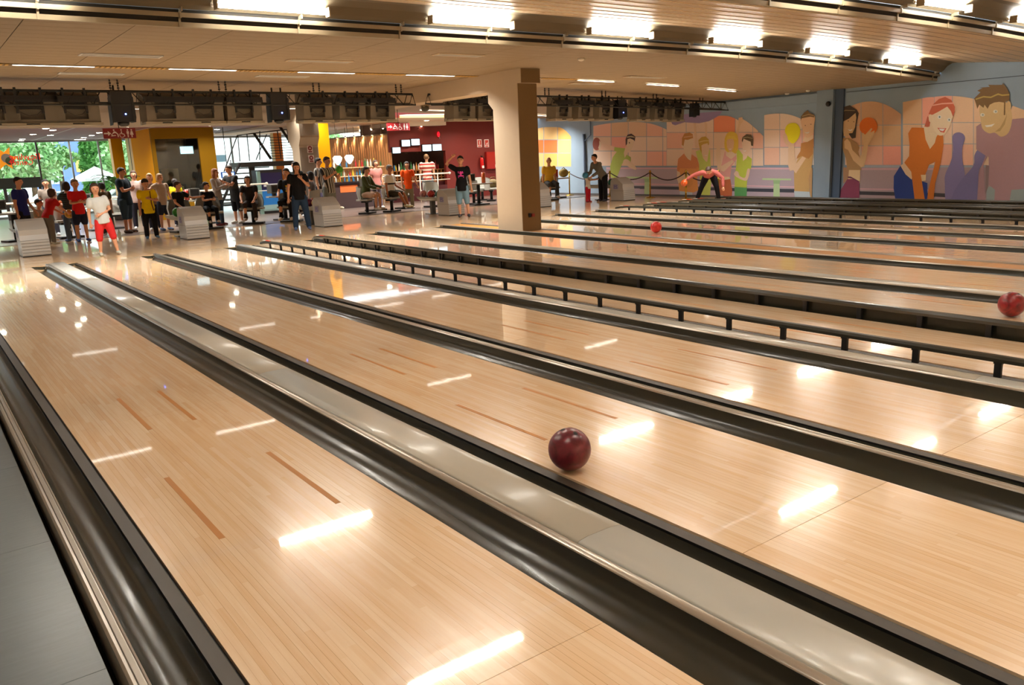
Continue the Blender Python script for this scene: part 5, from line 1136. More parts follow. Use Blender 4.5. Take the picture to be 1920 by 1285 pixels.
for k, (px, py) in enumerate(((633, 301), (655, 299))):
    c = aty(px, py, 10.2); t = thing('table_lamp', 'glowing white lampshade hanging over the bar counter, %s one' % ['left', 'right'][k], 'lamp', c, group='bar lampshades'); q = MB(); q.rings([[(r*math.cos(2*PI*i/16), r*math.sin(2*PI*i/16), z) for i in range(16)] for r, z in ((.03, -.15), (.13, -.02), (.16, .08), (.10, .15))], mat('shade_glow', (255, 244, 220), .5, emit=5), True, True); q.build('lamp_shade', t); q = MB(); q.tube([(0, 0, .15), (0, 0, 2.92-c.z)], .006, M_blackm, 5); q.build('cord', t)
# niche shelves with ball shaped goods and a grid rack
t = thing('wine_rack', 'brown wooden pigeonhole rack on the lit bar niche counter', 'rack', (0, 11.3, 0)); rx0, rx1 = aty(738, 330, 11.3).x, aty(835, 330, 11.3).x; rz0, rz1 = aty(790, 341, 11.3).z, aty(790, 319, 11.3).z
M_wd = mat('rack_wood', (150, 96, 48), .5, noise=.15)
for i in range(15):
    x = rx0+(rx1-rx0)*i/14; q = MB(); q.box(x-.015, 0, rz0, x+.015, .3, rz1, M_wd); q.build('upright', t)
for i in range(4):
    z = rz0+(rz1-rz0)*i/3; q = MB(); q.box(rx0, 0, z-.012, rx1, .3, z+.012, M_wd); q.build('shelf_board', t)
q = MB(); q.box(rx0, .0, .0, rx1, .32, rz0-.012, mat('bar_front_red', (70, 16, 18), .5)); q.build('plinth', t)
for i in range(20):
    x = rx0+.12+(rx1-rx0-.3)*i/19; c = rr.choice(['red', 'green', 'blue', 'yellow', 'white', 'amber']); bottle(x, 11.45+rr.uniform(-.08, .1), rz1+.012, c, 'short %s bottle on the wooden pigeonhole rack, %s from the left' % (c, ORD[i]), '%s bottles on the pigeonhole rack' % c, rr.uniform(.7, 1.25))
for i in range(4):
    l = bpy.data.lights.new('spot', 'SPOT'); l.energy = 12; l.color = (1, .72, .55); l.spot_size = .9; l.spot_blend = .6; x = rx0+(rx1-rx0)*(i+.9)/4.6
    t = thing('spot_light', 'small niche spotlight over the bar bottles, %s from the left' % ordn[i].replace('nearest', 'first'), 'lamp', (x, 12.75, nz1-.05), group='niche spotlights'); q = MB(); q.lathe((0, 0, 0), [(.03, 0), (.035, .04)], M_lip, 10); q.build('housing', t); lo = link('bulb', l, t, (0, 0, -.02)); lo.rotation_euler = (.35, 0, 0)
c = aty(743, 205, 5); t = thing('ceiling_projector', 'small grey dome projector under the ceiling by the beam', 'projector', aty(797, 203, 4.5)); q = MB(); q.ball((0, 0, 0), (.12, .12, .1), mat('dome_grey', (90, 88, 80), .4)); q.box(-.09, -.09, .03, .09, .09, .12, M_lip); q.build('housing', t); q = MB(); q.tube([(0, 0, .1), (0, 0, 3.2-aty(797, 203, 4.5).z)], .015, M_lip); q.build('stem', t)
for k, (px, py) in enumerate(((1090, 118), (1516, 155), (1588, 163))):
    p = atz(px, py, 3.12); q = MB(); q.lathe((0, 0, -.05), [(.02, 0), (.06, .015), (.065, .05)], mat('detector_white', (236, 228, 212), .4), 14); tag(q.build('smoke_detector', None, (p.x if p.x < 19.8 else 19.7, p.y, zc(min(p.x, 19.7)))), 'small white round ceiling detector, %s' % ['above the pillar top', 'left of the wall pilaster head', 'right of the wall pilaster head'][k], 'detector', 'ceiling detectors')

# ================================================================ SEATS AND CONSOLES
M_seat = mat('seat_grey', (170, 168, 158), .45); M_ped = mat('pedestal_black', (36, 36, 34), .45)
def seat_proto():
    t = thing('bowler_seat', 'x', 'seat'); R = []
    for i in range(9):
        a = PI*i/8; R.append([(.30*math.cos(a), .20*math.sin(a)+.02, .42), (.33*math.cos(a), .25*math.sin(a)+.02, .62), (.30*math.cos(a)*(.95), .27*math.sin(a)+.02, .78+.05*math.sin(a))])
    q = MB(); q.rings(R, M_seat, False, True, False); R2 = [[(x*.94, (y-.02)*.9+.02, z) for x, y, z in r] for r in R]; q.rings([r[::-1] for r in R2], M_seat, False, True, False); q.build('backrest', t)
    q = MB(); q.prism([(-.31, -.2), (.31, -.2), (.33, .05), (.25, .22), (-.25, .22), (-.33, .05)], .40, .45, M_seat); q.build('seat', t)
    q = MB(); q.prism([(-.1, .60), (.1, .60), (.1, .72), (-.1, .72)], -.285, -.275, M_logo, Matrix(((1, 0, 0, 0), (0, 0, -1, 0), (0, 1, 0, 0), (0, 0, 0, 1)))); q.build('emblem', t)
    q = MB(); q.tube([(0, 0, .02), (0, 0, .40)], .05, M_ped, 10); q.box(-.2, -.08, .34, .2, .08, .40, M_ped); q.build('pedestal', t); q = MB(); q.prism([(-.28, -.16), (.28, -.16), (.28, .16), (-.28, .16)], 0, .05, M_ped); q.build('base', t)
    return t
sp = seat_proto(); sfirst = True
def seat(px, py, rz, label):
    global sfirst
    o = sp if sfirst else copy_tree(sp); sfirst = False; p = atz(px, py); o.location = (p.x, p.y, 0); o.rotation_euler = (0, 0, rz); tag(o, label, 'seat', 'grey shell seats'); return p
S1 = atz(688, 401)
seat(758, 391, .3, 'grey shell seat behind the teen in orange'); seat(812, 388, .2, 'grey shell seat left of the pink print boy'); seat(889, 383, .4, 'grey shell seat right of the pink print boy'); seat(905, 376, -.3, 'grey shell seat at the back by the hose cabinet')
seat(922, 377, .9, 'grey shell seat nearest the pillar with a bag on it');
seat(212, 430, .2, 'grey shell seat behind the boy in red sports shirt'); seat(60, 450, .2, 'grey shell seat behind the far left hood')
def console_proto():
    t = thing('score_console', 'x', 'console'); q = MB(); q.prism([(-.45, -.22), (.45, -.22), (.52, 0), (.45, .22), (-.45, .22), (-.52, 0)], .66, .70, mat('console_top', (160, 156, 148), .35)); q.build('tabletop', t)
    q = MB(); q.tube([(0, 0, 0), (0, 0, .66)], .06, M_ped, 10); q.box(-.3, -.2, 0, .3, .2, .04, M_ped); q.build('pedestal', t)
    q = MB(); q.box(-.42, -.02, .78, -.12, .18, 1.02, mat('console_grey', (96, 96, 90), .5)); q.box(-.31, .03, .70, -.23, .12, .78, M_ped); q.build('monitor', t)
    q = MB(); q.box(-.39, -.024, .81, -.15, -.02, .99, M_blackm); q.build('screen', t); return t
cp_ = console_proto()
for k, (px, py, rz) in enumerate(((905, 385, 0), (715, 396, .1), (410, 424, .2), (1052, 372, .1), (95, 452, .3), (240, 432, .1), (555, 415, .3))):
    o = cp_ if k == 0 else copy_tree(cp_); p = atz(px, py); o.location = (p.x+(.1, .1, .1, .1, -.6, -.5, .1)[k], p.y+(.35, .55, 1.35, .35, .9, 1.0, 1.0)[k], 0); o.rotation_euler = (0, 0, rz); tag(o, 'score table with small grey monitor, '+['in front of the fire extinguisher', 'between the seated olive and white shirts', 'behind the small seated boy in black', 'right of the pillar', 'behind the boy bending with a yellow ball', 'behind the man in navy', 'behind the woman with a hand on her face'][k], 'console', 'score consoles')
for k, (px, py, h, c) in enumerate(((907, 346, .34, (200, 90, 30)), (1043, 331, .3, (170, 50, 30)), (350, 366, .3, (150, 40, 24)))):
    p = aty(px, py, atz(905, 385).y+.4 if k == 0 else atz(1052, 372).y+.35 if k == 1 else atz(410, 424).y+1.35); q = MB(); q.lathe((0, 0, 0), [(.07, 0), (.065, h)], mat('cup_%d' % k, c, .3, alpha=1), 12); tag(q.build('drink_jug', None, (p.x, p.y, .70)), 'tall %s jug standing on the score table %s' % (['orange', 'red', 'dark red'][k], ['in front of the extinguisher', 'right of the pillar', 'below the booth window']), 'jug') if 0 else tag(q.build('drink_jug', None, (p.x, p.y, .70)), 'tall %s jug on the score table %s' % (['orange', 'red', 'dark red'][k], ['below the fire extinguisher', 'right of the pillar', 'below the booth window'][k]), 'jug')
# ================================================================ PEOPLE
def stripes(name, c1, c2, axis, n, duty=.5):
    m = mat(name, c1, .75); nt = m.node_tree; b = nt.nodes['Principled BSDF']; N = nt.nodes; L = nt.links
    tc = N.new('ShaderNodeTexCoord'); sp = N.new('ShaderNodeSeparateXYZ'); L.new(tc.outputs['Object'], sp.inputs[0])
    mu = N.new('ShaderNodeMath'); mu.operation = 'MULTIPLY'; mu.inputs[1].default_value = n; L.new(sp.outputs[axis], mu.inputs[0])
    fr = N.new('ShaderNodeMath'); fr.operation = 'FRACT'; L.new(mu.outputs[0], fr.inputs[0])
    gt = N.new('ShaderNodeMath'); gt.operation = 'GREATER_THAN'; gt.inputs[1].default_value = duty; L.new(fr.outputs[0], gt.inputs[0])
    mx = N.new('ShaderNodeMix'); mx.data_type = 'RGBA'; mx.inputs[6].default_value = (*lin(c1), 1); mx.inputs[7].default_value = (*lin(c2), 1); L.new(gt.outputs[0], mx.inputs[0]); L.new(mx.outputs[2], b.inputs['Base Color'])
    return m
def cloth(c): return mat('cloth_%02x%02x%02x' % c, c, .8, noise=.14, nscale=9, spec=.2)
def remesh(mb, vox, name, mats, smooth_n=2):
    me = mb.mesh('tmp'); o = bpy.data.objects.new('tmp', me); COL.objects.link(o)
    r = o.modifiers.new('r', 'REMESH'); r.mode = 'VOXEL'; r.voxel_size = vox; r.use_smooth_shade = True
    s = o.modifiers.new('s', 'SMOOTH'); s.factor = .5; s.iterations = smooth_n
    dg = bpy.context.evaluated_depsgraph_get(); out = bpy.data.meshes.new_from_object(o.evaluated_get(dg)); bpy.data.objects.remove(o); bpy.data.meshes.remove(me)
    out.name = name; out.materials.clear()
    for m in mats: out.materials.append(m)
    out.polygons.foreach_set('material_index', [0]*len(out.polygons)); return out
def capsule(mb, pts, rad, m, k=10):
    pts = [Vector(p) for p in pts]; P = []; Rr = []
    d0 = (pts[0]-pts[1]).normalized(); d1 = (pts[-1]-pts[-2]).normalized()
    P = [pts[0]+d0*rad[0]*.95, pts[0]+d0*rad[0]*.6]+pts+[pts[-1]+d1*rad[-1]*.6, pts[-1]+d1*rad[-1]*.95]
    Rr = [rad[0]*.2, rad[0]*.75]+list(rad)+[rad[-1]*.75, rad[-1]*.2]
    mb.tube(P, Rr, m, k)
HAIRC = {'black': (24, 18, 16), 'brown': (62, 38, 24), 'dark': (38, 26, 20), 'blond': (176, 136, 84), 'ginger': (150, 90, 52), 'grey': (120, 114, 106), 'fair': (120, 88, 54)}
M_eye = mat('eye_dark', (30, 20, 18), .4); M_mouth = mat('mouth_red', (150, 70, 62), .5)
NP = [0]
def person(label, X, Y, H, phi=0, top=(120, 120, 120), bottom=(40, 40, 50), hair='brown', style='short', sleeve=.5, pants='long', skin=(206, 150, 116), armR=None, armL=None,
           lean=0, side=0, head=(0, 0), sit=False, legs=None, shoes=(200, 200, 200), kid=False, bulk=1.0, topmat=None, hem=.0, seat_z=.45, print_=None, extra=None, zoff=0):
    """armR = screen-left arm when facing the camera (-x), armL = screen-right (+x). each ((dir),(dir))"""
    d = CP-Vector((X, Y, CZ)); th = math.atan2(d.x, -d.y)+math.radians(phi)
    t = thing('person', label, 'person', (X, Y, 0), th, group=None)
    sk = mat('skin_%d' % skin[0], skin, .5, noise=.05, nscale=6, spec=.3)
    hk = .150 if kid else .132; w = (.108 if kid else .115)*H*bulk; V = Vector
    pz = (seat_z+.085*H if sit else .515*H)+zoff
    P0 = V((0, 0, pz)); ln = math.radians(lean); sd = math.radians(side)
    up = V((math.sin(sd), -math.sin(ln)*math.cos(sd), math.cos(ln)*math.cos(sd))).normalized()
    fw = V((0, -1, 0)); fw = (fw-up*fw.dot(up)).normalized(); rt = V((1, 0, 0)); rt = (rt-up*rt.dot(up)).normalized()
    chest = P0+up*.20*H; sh = P0+up*(.30*H); neck = P0+up*(.325*H); 
    hy, hp = math.radians(head[0]), math.radians(head[1])
    hup = (up*.35+V((0, 0, 1))*.65).normalized() if lean < 40 else (up*.8+V((0, 0, 1))*.2).normalized()
    hc = neck+hup*(.045*H+hk*H*.42)+fw*.012*H
    hf = (V((math.sin(hy)*math.cos(hp), -math.cos(hy)*math.cos(hp), math.sin(hp)))).normalized(); hr = hf.cross(V((0, 0, 1))).normalized()*-1; hu = hr.cross(hf)*1; 
    if hu.z < 0: hu = -hu
    hrw, hrd, hrh = hk*H*.37, hk*H*.46, hk*H*.52
    def torso(mb, m, g=0, low=0):
        Rg = []
        for s, a, b, f in (((-.045, .082, .062, .0), (.0, .088, .068, .0), (.06, .078, .058, .004)) if not g else ((-.058-low, .094, .075, .0), (-.03-low*.5, .095, .077, .0), (.02, .092, .072, .0), (.07, .084, .062, .004)))+((.12, .074, .056, .006), (.19, .088, .064, .006), (.25, .095, .064, .0), (.29, .088, .05, .0), (.318, .05, .036, .0)):
            c = P0+up*s*H+fw*f*H; A = a*H*bulk+g; B = b*H*(bulk**1.5)+g
            Rg.append([c+rt*(A*math.cos(2*PI*i/14))+fw*(B*math.sin(2*PI*i/14)) for i in range(14)])
        mb.rings(Rg, m)
    arms = []
    for s, A in ((-1, armR), (1, armL)):
        A = A or ((s*.16, .02, -1), (s*.08, -.16, -1)); a, b = V(A[0]).normalized(), V(A[1]).normalized()
        S = sh+rt*s*(w-.012*H)-up*.012*H; E = S+a*.172*H; Wr = E+b*.150*H; arms.append((s, S, E, Wr, a, b))
    lg = legs or (((-.07, 0, -1), (-.03, .02, -1)), ((.07, 0, -1), (.03, .02, -1))); LG = []
    for s, A in zip((-1, 1), lg):
        Hp = P0+rt*s*.05*H*bulk-V((0, 0, .01*H)) if not sit else P0+V((s*.055*H, 0, -.015*H)); a, b = V(A[0]).normalized(), V(A[1]).normalized()
        K = Hp+a*.235*H; An = K+b*.232*H
        if not sit: An.z = max(An.z, .045*H) if zoff == 0 else An.z
        LG.append((s, Hp, K, An, a, b))
    # drop figure so the lowest ankle stands on the floor
    low = min(l[3].z for l in LG)-.042*H
    if not sit: t.location.z = -low
    else: t.location.z = 0
    # ---- body, one continuous surface
    mb = MB(); torso(mb, sk)
    capsule(mb, [sh-up*.01*H, neck+up*.02*H, hc-hu*hrh*.5], [.040*H, .032*H, .034*H], sk)
    R = []
    for i in range(13):
        tt = PI*(.03+.94*i/12); r_ = math.sin(tt); z = -math.cos(tt); jaw = 1-.22*max(0, -z-.1)
        R.append([hc+hu*(z*hrh)+hr*(r_*hrw*jaw*math.cos(2*PI*j/14))+hf*(r_*hrd*(jaw if True else 1)*math.sin(2*PI*j/14)+(.0 if z > -.2 else .004*H)) for j in range(14)])
    mb.rings(R, sk)
    capsule(mb, [hc+hf*hrd*.86+hu*hrh*.08, hc+hf*hrd*1.08-hu*hrh*.14], [.008*H, .012*H], sk, 8)
    for s in (-1, 1): mb.ball(tuple(hc+hr*s*hrw*1.0-hu*hrh*.05), (.014*H, .014*H, .020*H), sk, 8, 6)
    hands = MB()
    for s, S, E, Wr, a, b in arms:
        capsule(mb, [S, S+a*.06*H, E, E+b*.05*H, Wr], [.033*H*bulk, .030*H*bulk, .023*H, .024*H, .016*H], sk)
        pc = Wr+b*.030*H; side_ = b.cross(V((0, 1, 0)) if abs(b.y) < .8 else V((0, 0, 1))).normalized(); nrm = side_.cross(b).normalized()
        capsule(mb, [Wr, pc, Wr+b*.050*H], [.015*H, .021*H, .019*H], sk, 8)
        for i_, (o_, L_) in enumerate(((-.017, .036), (-.006, .042), (.006, .040), (.016, .032))):
            q0 = Wr+b*.042*H+side_*o_*H; q1 = q0+b*L_*.55*H+nrm*.003*H; q2 = q1+b*L_*.42*H+nrm*.012*H
            hands.tube([q0, q1, q2], [.0062*H, .0056*H, .0040*H], sk, 6)
        q0 = Wr+b*.018*H-side_*.016*H*s; q1 = q0-side_*.018*H*s+b*.014*H; q2 = q1+b*.018*H+nrm*.006*H; hands.tube([q0, q1, q2], [.0075*H, .0065*H, .0045*H], sk, 6)
    for s, Hp, K, An, a, b in LG:
        capsule(mb, [Hp, Hp+a*.1*H, K, K+b*.07*H, An], [.052*H*bulk, .048*H*bulk, .033*H, .032*H, .020*H], sk)
        capsule(mb, [An, An+V((0, -.04*H, -.022*H)), An+V((0, -.085*H, -.028*H))], [.02*H, .02*H, .014*H], sk, 8)
    body = remesh(mb, .0105*H, 'body', [sk]); bmm = bmesh.new(); bmm.from_mesh(body); hm = hands.mesh('h'); bmm.from_mesh(hm); bmm.to_mesh(body); bmm.free(); bpy.data.meshes.remove(hm)
    link('body', body, t)
    # ---- clothes
    g = .010*H; mt_ = topmat or cloth(top); mb = MB(); torso(mb, mt_, g, hem)
    for s, S, E, Wr, a, b in arms:
        if sleeve > 0:
            f = min(1, sleeve); e = S+a*.172*H*f
            if sleeve <= 1: capsule(mb, [S, S+a*.05*H, e], [.036*H*bulk+g, .036*H*bulk+g, .030*H+g*1.2], mt_)
            else: capsule(mb, [S, S+a*.06*H, E, Wr-b*.01*H], [.036*H*bulk+g, .034*H*bulk+g, .027*H+g, .020*H+g], mt_)
    link('shirt', remesh(mb, .0115*H, 'shirt', [mt_], 3), t)
    bm_m = cloth(bottom); mb = MB(); Rg = []
    for s, a_, b_ in ((-.07, .070, .058), (-.03, .086, .066), (.0, .089, .070), (.035, .084, .064)):
        c = P0+up*s*H if not sit else P0+V((0, 0, s*H)); A = a_*H*bulk+g*.6; B = b_*H*bulk**1.5+g*.6
        Rg.append([c+V((1, 0, 0))*(A*math.cos(2*PI*i/14))+V((0, -1, 0))*(B*math.sin(2*PI*i/14)) for i in range(14)])
    mb.rings(Rg, bm_m); fr = {'long': 1, 'short': .0, 'knee': .12, 'mid': .45, 'skirt': 0}[pants]
    for s, Hp, K, An, a, b in LG:
        if pants == 'short': capsule(mb, [Hp, Hp+a*.1*H, Hp+a*.185*H], [.054*H*bulk+g, .054*H*bulk+g, .047*H*bulk+g], bm_m)
        else: capsule(mb, [Hp, Hp+a*.1*H, K, K+b*.232*H*max(.06, fr*.94)], [.054*H*bulk+g, .052*H*bulk+g, .038*H+g, (.030 if fr > .5 else .038)*H+g], bm_m)
    link('trousers' if pants == 'long' else 'shorts', remesh(mb, .0115*H, 'trousers', [bm_m], 2), t)
    for s, Hp, K, An, a, b in LG:
        mb = MB(); ms = cloth(shoes); fx = s*.01*H; capsule(mb, [An+V((0, .018*H, -.012*H)), An+V((fx*.4, -.035*H, -.018*H)), An+V((fx, -.085*H, -.022*H))], [.027*H, .027*H, .020*H], ms, 10)
        sm = mb.mesh('shoe')
        for v in sm.vertices: v.co.z = max(v.co.z, An.z-.042*H)
        link('shoe', sm, t)
    # ---- hair
    hm_ = mat('hair_'+hair, HAIRC[hair], .65, noise=.25, nscale=30, stretch=(1, 1, .2)); mb = MB()
    def hblob(c, r): 
        Rr = []
        for i in range(11):
            tt = PI*(.03+.94*i/10); Rr.append([c+hu*(-math.cos(tt)*r[2])+hr*(math.sin(tt)*r[0]*math.cos(2*PI*j/12))+hf*(math.sin(tt)*r[1]*math.sin(2*PI*j/12)) for j in range(12)])
        mb.rings(Rr, hm_)
    hs = 1.0
    if style != 'bald':
        hblob(hc+hu*hrh*.26-hf*hrd*.20, (hrw*1.12, hrd*.98, hrh*.88)); hblob(hc+hu*hrh*.62+hf*hrd*.28, (hrw*.92, hrd*.62, hrh*.34))
    else: hblob(hc-hu*hrh*.05-hf*hrd*.35, (hrw*1.05, hrd*.72, hrh*.45))
    if style in ('bob', 'long', 'curly', 'mop'):
        dz = {'bob': .55, 'long': 1.1, 'curly': .3, 'mop': .35}[style]
        hblob(hc-hu*hrh*dz*.55-hf*hrd*.42, (hrw*1.22, hrd*.66, hrh*(.75+dz*.45)))
        for s in (-1, 1): hblob(hc+hr*s*hrw*.92-hu*hrh*(dz*.35)-hf*hrd*.05, (hrw*.30, hrd*.5, hrh*(.55+dz*.35)))
        if style == 'curly':
            for i in range(10): a_ = i*2.4; hblob(hc+hu*hrh*(.5+.3*math.sin(i))+hr*hrw*.9*math.cos(a_)-hf*hrd*.5*abs(math.sin(a_)), (hrw*.4,)*3)
    if style == 'tail': hblob(hc-hu*hrh*.3-hf*hrd*1.1, (hrw*.4, hrd*.4, hrh*.7))
    link('hair', remesh(mb, .010*H, 'hair', [hm_], 2), t)
    for s in (-1, 1):
        q = MB(); q.ball(tuple(hc+hf*hrd*.93+hr*s*hrw*.42+hu*hrh*.06), (.006*H, .006*H, .005*H), M_eye, 8, 6); q.build('eye', t)
    q = MB(); q.ball(tuple(hc+hf*hrd*.90-hu*hrh*.42), (.013*H, .008*H, .004*H), M_mouth, 8, 6); q.build('mouth', t)
    info = dict(t=t, P0=P0, up=up, fw=fw, rt=rt, sh=sh, hc=hc, arms=arms, LG=LG, H=H, chest=chest)
    if print_:
        B = .064*H*bulk**1.5+g+.006; c = P0+up*.19*H+fw*B
        if print_ == 'ring':
            for nm, r0, r1, m in (('shirt_print', .028, .050, mat('print_yellow', (230, 190, 30), .7)), ('shirt_print', .0, .024, mat('print_grey', (170, 166, 160), .7))):
                q = MB(); n = 20
                for i in range(n):
                    a_, b_ = 2*PI*i/n, 2*PI*(i+1)/n; pt = lambda r, aa: c+rt*r*H*math.cos(aa)+up*r*H*math.sin(aa)+fw*(.002 if r1 < .03 else 0)-fw*(abs(math.cos(aa))*r*.25)*H*r/.05
                    if r0: q.poly([pt(r0, a_), pt(r1, a_), pt(r1, b_), pt(r0, b_)], m)
                    else: q.poly([c+fw*.002, pt(r1, a_), pt(r1, b_)], m)
                q.build(nm, t)
        if print_ == 'pink':
            m = mat('print_pink', (240, 70, 170), .7); q = MB()
            def bx_(x0, x1, z0, z1): q.poly([c+rt*x*H+up*z*H-fw*(x*x*5)*H for x, z in ((x0, z0), (x1, z0), (x1, z1), (x0, z1))], m)
            for x0, x1, z0, z1 in ((-.046, -.034, -.03, .055), (-.034, -.02, -.03, .02), (-.018, -.006, -.03, .05), (-.004, .008, -.03, .055), (.01, .022, -.03, .045), (.024, .036, -.03, .055), (.038, .046, -.03, .03), (-.046, .046, -.05, -.038)): bx_(x0, x1, z0, z1)
            q.build('shirt_print', t)
        if print_ == 'strap':
            q = MB(); q.tube([sh+rt*.05*H+fw*.055*H, P0+up*.2*H+rt*.045*H+fw*.088*H, P0+up*.08*H+rt*.05*H+fw*.088*H, P0-up*.03*H+rt*.07*H+fw*.085*H], .008*H, mat('strap_red', (90, 30, 24), .7), 6); q.build('strap', t)
        if print_ == 'glasses':
            pass
    return info
def hz(px, py, Y): return aty(px, py, Y).z
def at_foot(px, py): p = atz(px, py); return p.x, p.y
def std(label, fpx, fpy, hpx, hpy, **k):
    """standing figure: floor pixel and head-top pixel read from the photo"""
    x, y = at_foot(fpx, fpy); d = ray(hpx, hpy); h = Vector((x-CX, y-CY)); tt = (h.x*d.x+h.y*d.y)/(d.x**2+d.y**2); return person(label, x, y, k.pop('H', (CZ+tt*d.z)/1.0), **k)
def bkg(label, px, hpy, Y, k_h=1.0, **k):
    p = aty(px, hpy, Y); return person(label, p.x, Y, p.z*k_h, **k)
SIT = (((-.10, -1, -.02), (-.02, .02, -1)), ((.10, -1, -.02), (.02, .02, -1)))
def sitp(label, px, hpy, Y, H, **k):
    sl = k.pop('seatlab', None); p = aty(px, hpy, Y); i = person(label, p.x, Y, H, sit=True, legs=k.pop('legs', SIT), **k)
    if sl:
        o = copy_tree(sp); o.location = (p.x, Y, 0); o.rotation_euler = i['t'].rotation_euler; tag(o, sl, 'seat', 'grey shell seats')
    return i
def hold_ball(c, r, color, label): return ball_at(c, r, mball(color), label, 'bowling balls in hands')
def wpt(info, v): # local point to world
    t = info['t']; a = t.rotation_euler[2]; return Vector((t.location.x+v.x*math.cos(a)-v.y*math.sin(a), t.location.y+v.x*math.sin(a)+v.y*math.cos(a), t.location.z+v.z))
BALLC['lime'] = (90, 200, 40); BALLC['amber'] = (214, 160, 40)
# -- far left group
p = aty(36, 360, 4.9); person('tall boy in navy t-shirt and black trousers behind the far left hood', p.x, 4.9, hz(33, 333, 4.9)*1.0, phi=55, top=(34, 40, 110), bottom=(24, 24, 30), hair='dark', armL=((.1, -.15, -1), (.1, -.5, -.8)), shoes=(60, 60, 70))
bkg('dark haired young man in grey t-shirt standing behind the children at left', 84, 337, 8.2, top=(150, 136, 124), bottom=(60, 60, 70), hair='black')
sitp('crouching child in beige shirt left of the boy in red', 62, 380, 5.6, 1.25, phi=60, top=(156, 138, 110), bottom=(70, 60, 50), hair='dark', kid=True, lean=15, seat_z=.3)
i = std('boy in red t-shirt and grey trousers bending with a yellow ball', 98, 458, 78, 363, H=1.27, phi=125, top=(196, 34, 34), bottom=(120, 114, 106), hair='brown', kid=True, lean=24, armL=((.1, -.5, -.8), (-.15, -.7, -.5)), armR=((-.1, -.5, -.8), (.1, -.7, -.5)), shoes=(206, 204, 190), style='mop')
w_ = wpt(i, (i['arms'][0][3]+i['arms'][1][3])/2+Vector((0, -.13, -.04))); ball_at(w_, .105, mball('amber'), 'yellow bowling ball held by the bending boy in red', 'bowling balls in hands')
sitp('small dark haired boy in orange seated behind the striped shirt boy', 119, 362, 6.6, 1.2, seatlab='grey shell seat under the small boy in orange', phi=20, top=(190, 90, 40), bottom=(50, 40, 50), hair='black', kid=True, armL=((.1, -.8, -.3), (-.3, -.8, .1)), armR=((-.1, -.8, -.3), (.3, -.8, .1)))
std('boy in dark striped t-shirt and blue jeans seen from behind', 138, 452, 131, 343, phi=-150, topmat=stripes('tee_dark_stripes', (20, 44, 50), (44, 84, 88), 2, 22, .62), bottom=(78, 96, 116), hair='dark', style='mop', kid=True, armR=((-.2, -.7, -.6), (.3, -.9, .1)), armL=((.15, -.7, -.6), (-.3, -.8, .1)), side=-3, legs=(((-.15, -.05, -1), (-.02, .12, -1)), ((.12, .05, -1), (.05, .1, -1))), shoes=(70, 90, 130))
std('fair boy in red sports shirt and navy shorts with folded hands', 157, 453, 160, 338, phi=15, top=(214, 32, 36), bottom=(36, 38, 58), pants='short', hair='fair', kid=True, armL=((.15, -.3, -.9), (-.7, -.7, .1)), armR=((-.15, -.3, -.9), (.7, -.7, .1)), shoes=(60, 84, 140))
bkg('person with curly black hair in brown top behind the grey shirt boy', 190, 343, 6.6, top=(84, 72, 50), bottom=(60, 50, 44), hair='black', style='curly', phi=-150)
std('long haired boy in pale grey t-shirt and red shorts on the approach', 203, 479, 188, 346, phi=8, top=(196, 196, 190), bottom=(200, 44, 44), pants='knee', hair='brown', style='mop', kid=True, side=-7, armL=((.25, -.1, -.9), (-.85, -.35, -.35)), armR=((-.2, .1, -1), (.0, -.1, -1)), legs=(((-.12, 0, -1), (-.04, .05, -1)), ((.22, 0, -1), (.16, .02, -1))), shoes=(190, 188, 170))
std('stout man in dark navy polo and denim shorts with crossed arms', 243, 437, 234, 315, phi=68, top=(26, 40, 52), bottom=(42, 60, 74), pants='knee', hair='dark', bulk=1.22, armL=((.25, -.35, -.85), (-.8, -.5, .25)), armR=((-.25, -.35, -.85), (.8, -.5, .25)), shoes=(76, 60, 50), skin=(190, 130, 98), hem=.02)
bkg('brown haired woman half hidden behind the man in navy', 249, 321, 8.0, top=(186, 160, 150), hair='brown', style='bob')
std('boy in bright yellow t-shirt and black trousers with a shoulder strap', 286, 447, 279, 338, phi=10, top=(240, 206, 10), bottom=(22, 20, 22), hair='dark', kid=True, bulk=1.12, armL=((.3, -.2, -.9), (-.9, -.45, .3)), armR=((-.15, .0, -1), (-.05, -.1, -1)), print_='strap', shoes=(96, 130, 160), hem=.02, head=(10, -15))
bkg('smiling blond woman behind the boy in yellow', 279, 326, 6.9, top=(120, 90, 70), hair='blond', style='bob')
std('blond woman in beige blouse and dark shorts with a belt', 312, 432, 310, 326, phi=35, top=(176, 150, 126), bottom=(40, 44, 54), pants='short', hair='blond', style='bob', armR=((-.8, -.2, -.3), (-.6, -.5, .1)), armL=((.3, 0, -1), (.1, -.4, -.9)), shoes=(90, 110, 140))
bkg('person in bright yellow t-shirt behind the woman in beige', 326, 336, 7.6, top=(244, 214, 20), bottom=(50, 50, 60), hair='dark', bulk=1.1, phi=140)
sitp('boy in black t-shirt reaching to the console behind the second hood', 333, 356, 5.3, 1.38, seatlab='grey shell seat under the black shirted boy behind the second hood', phi=35, top=(26, 26, 28), bottom=(40, 40, 44), hair='brown', kid=True, armL=((.7, -.4, -.5), (.8, -.5, .1)), armR=((-.2, -.4, -.9), (.1, -.9, -.5)), head=(40, 0))
sitp('small boy in black seated beside the clapping women', 387, 358, 5.5, 1.28, seatlab='grey shell seat under the small boy in black', phi=18, top=(24, 24, 30), bottom=(20, 20, 24), hair='dark', kid=True, armL=((.1, -.5, -.7), (-.5, -.8, .1)), armR=((-.1, -.5, -.7), (.5, -.8, .1)), head=(40, 0))
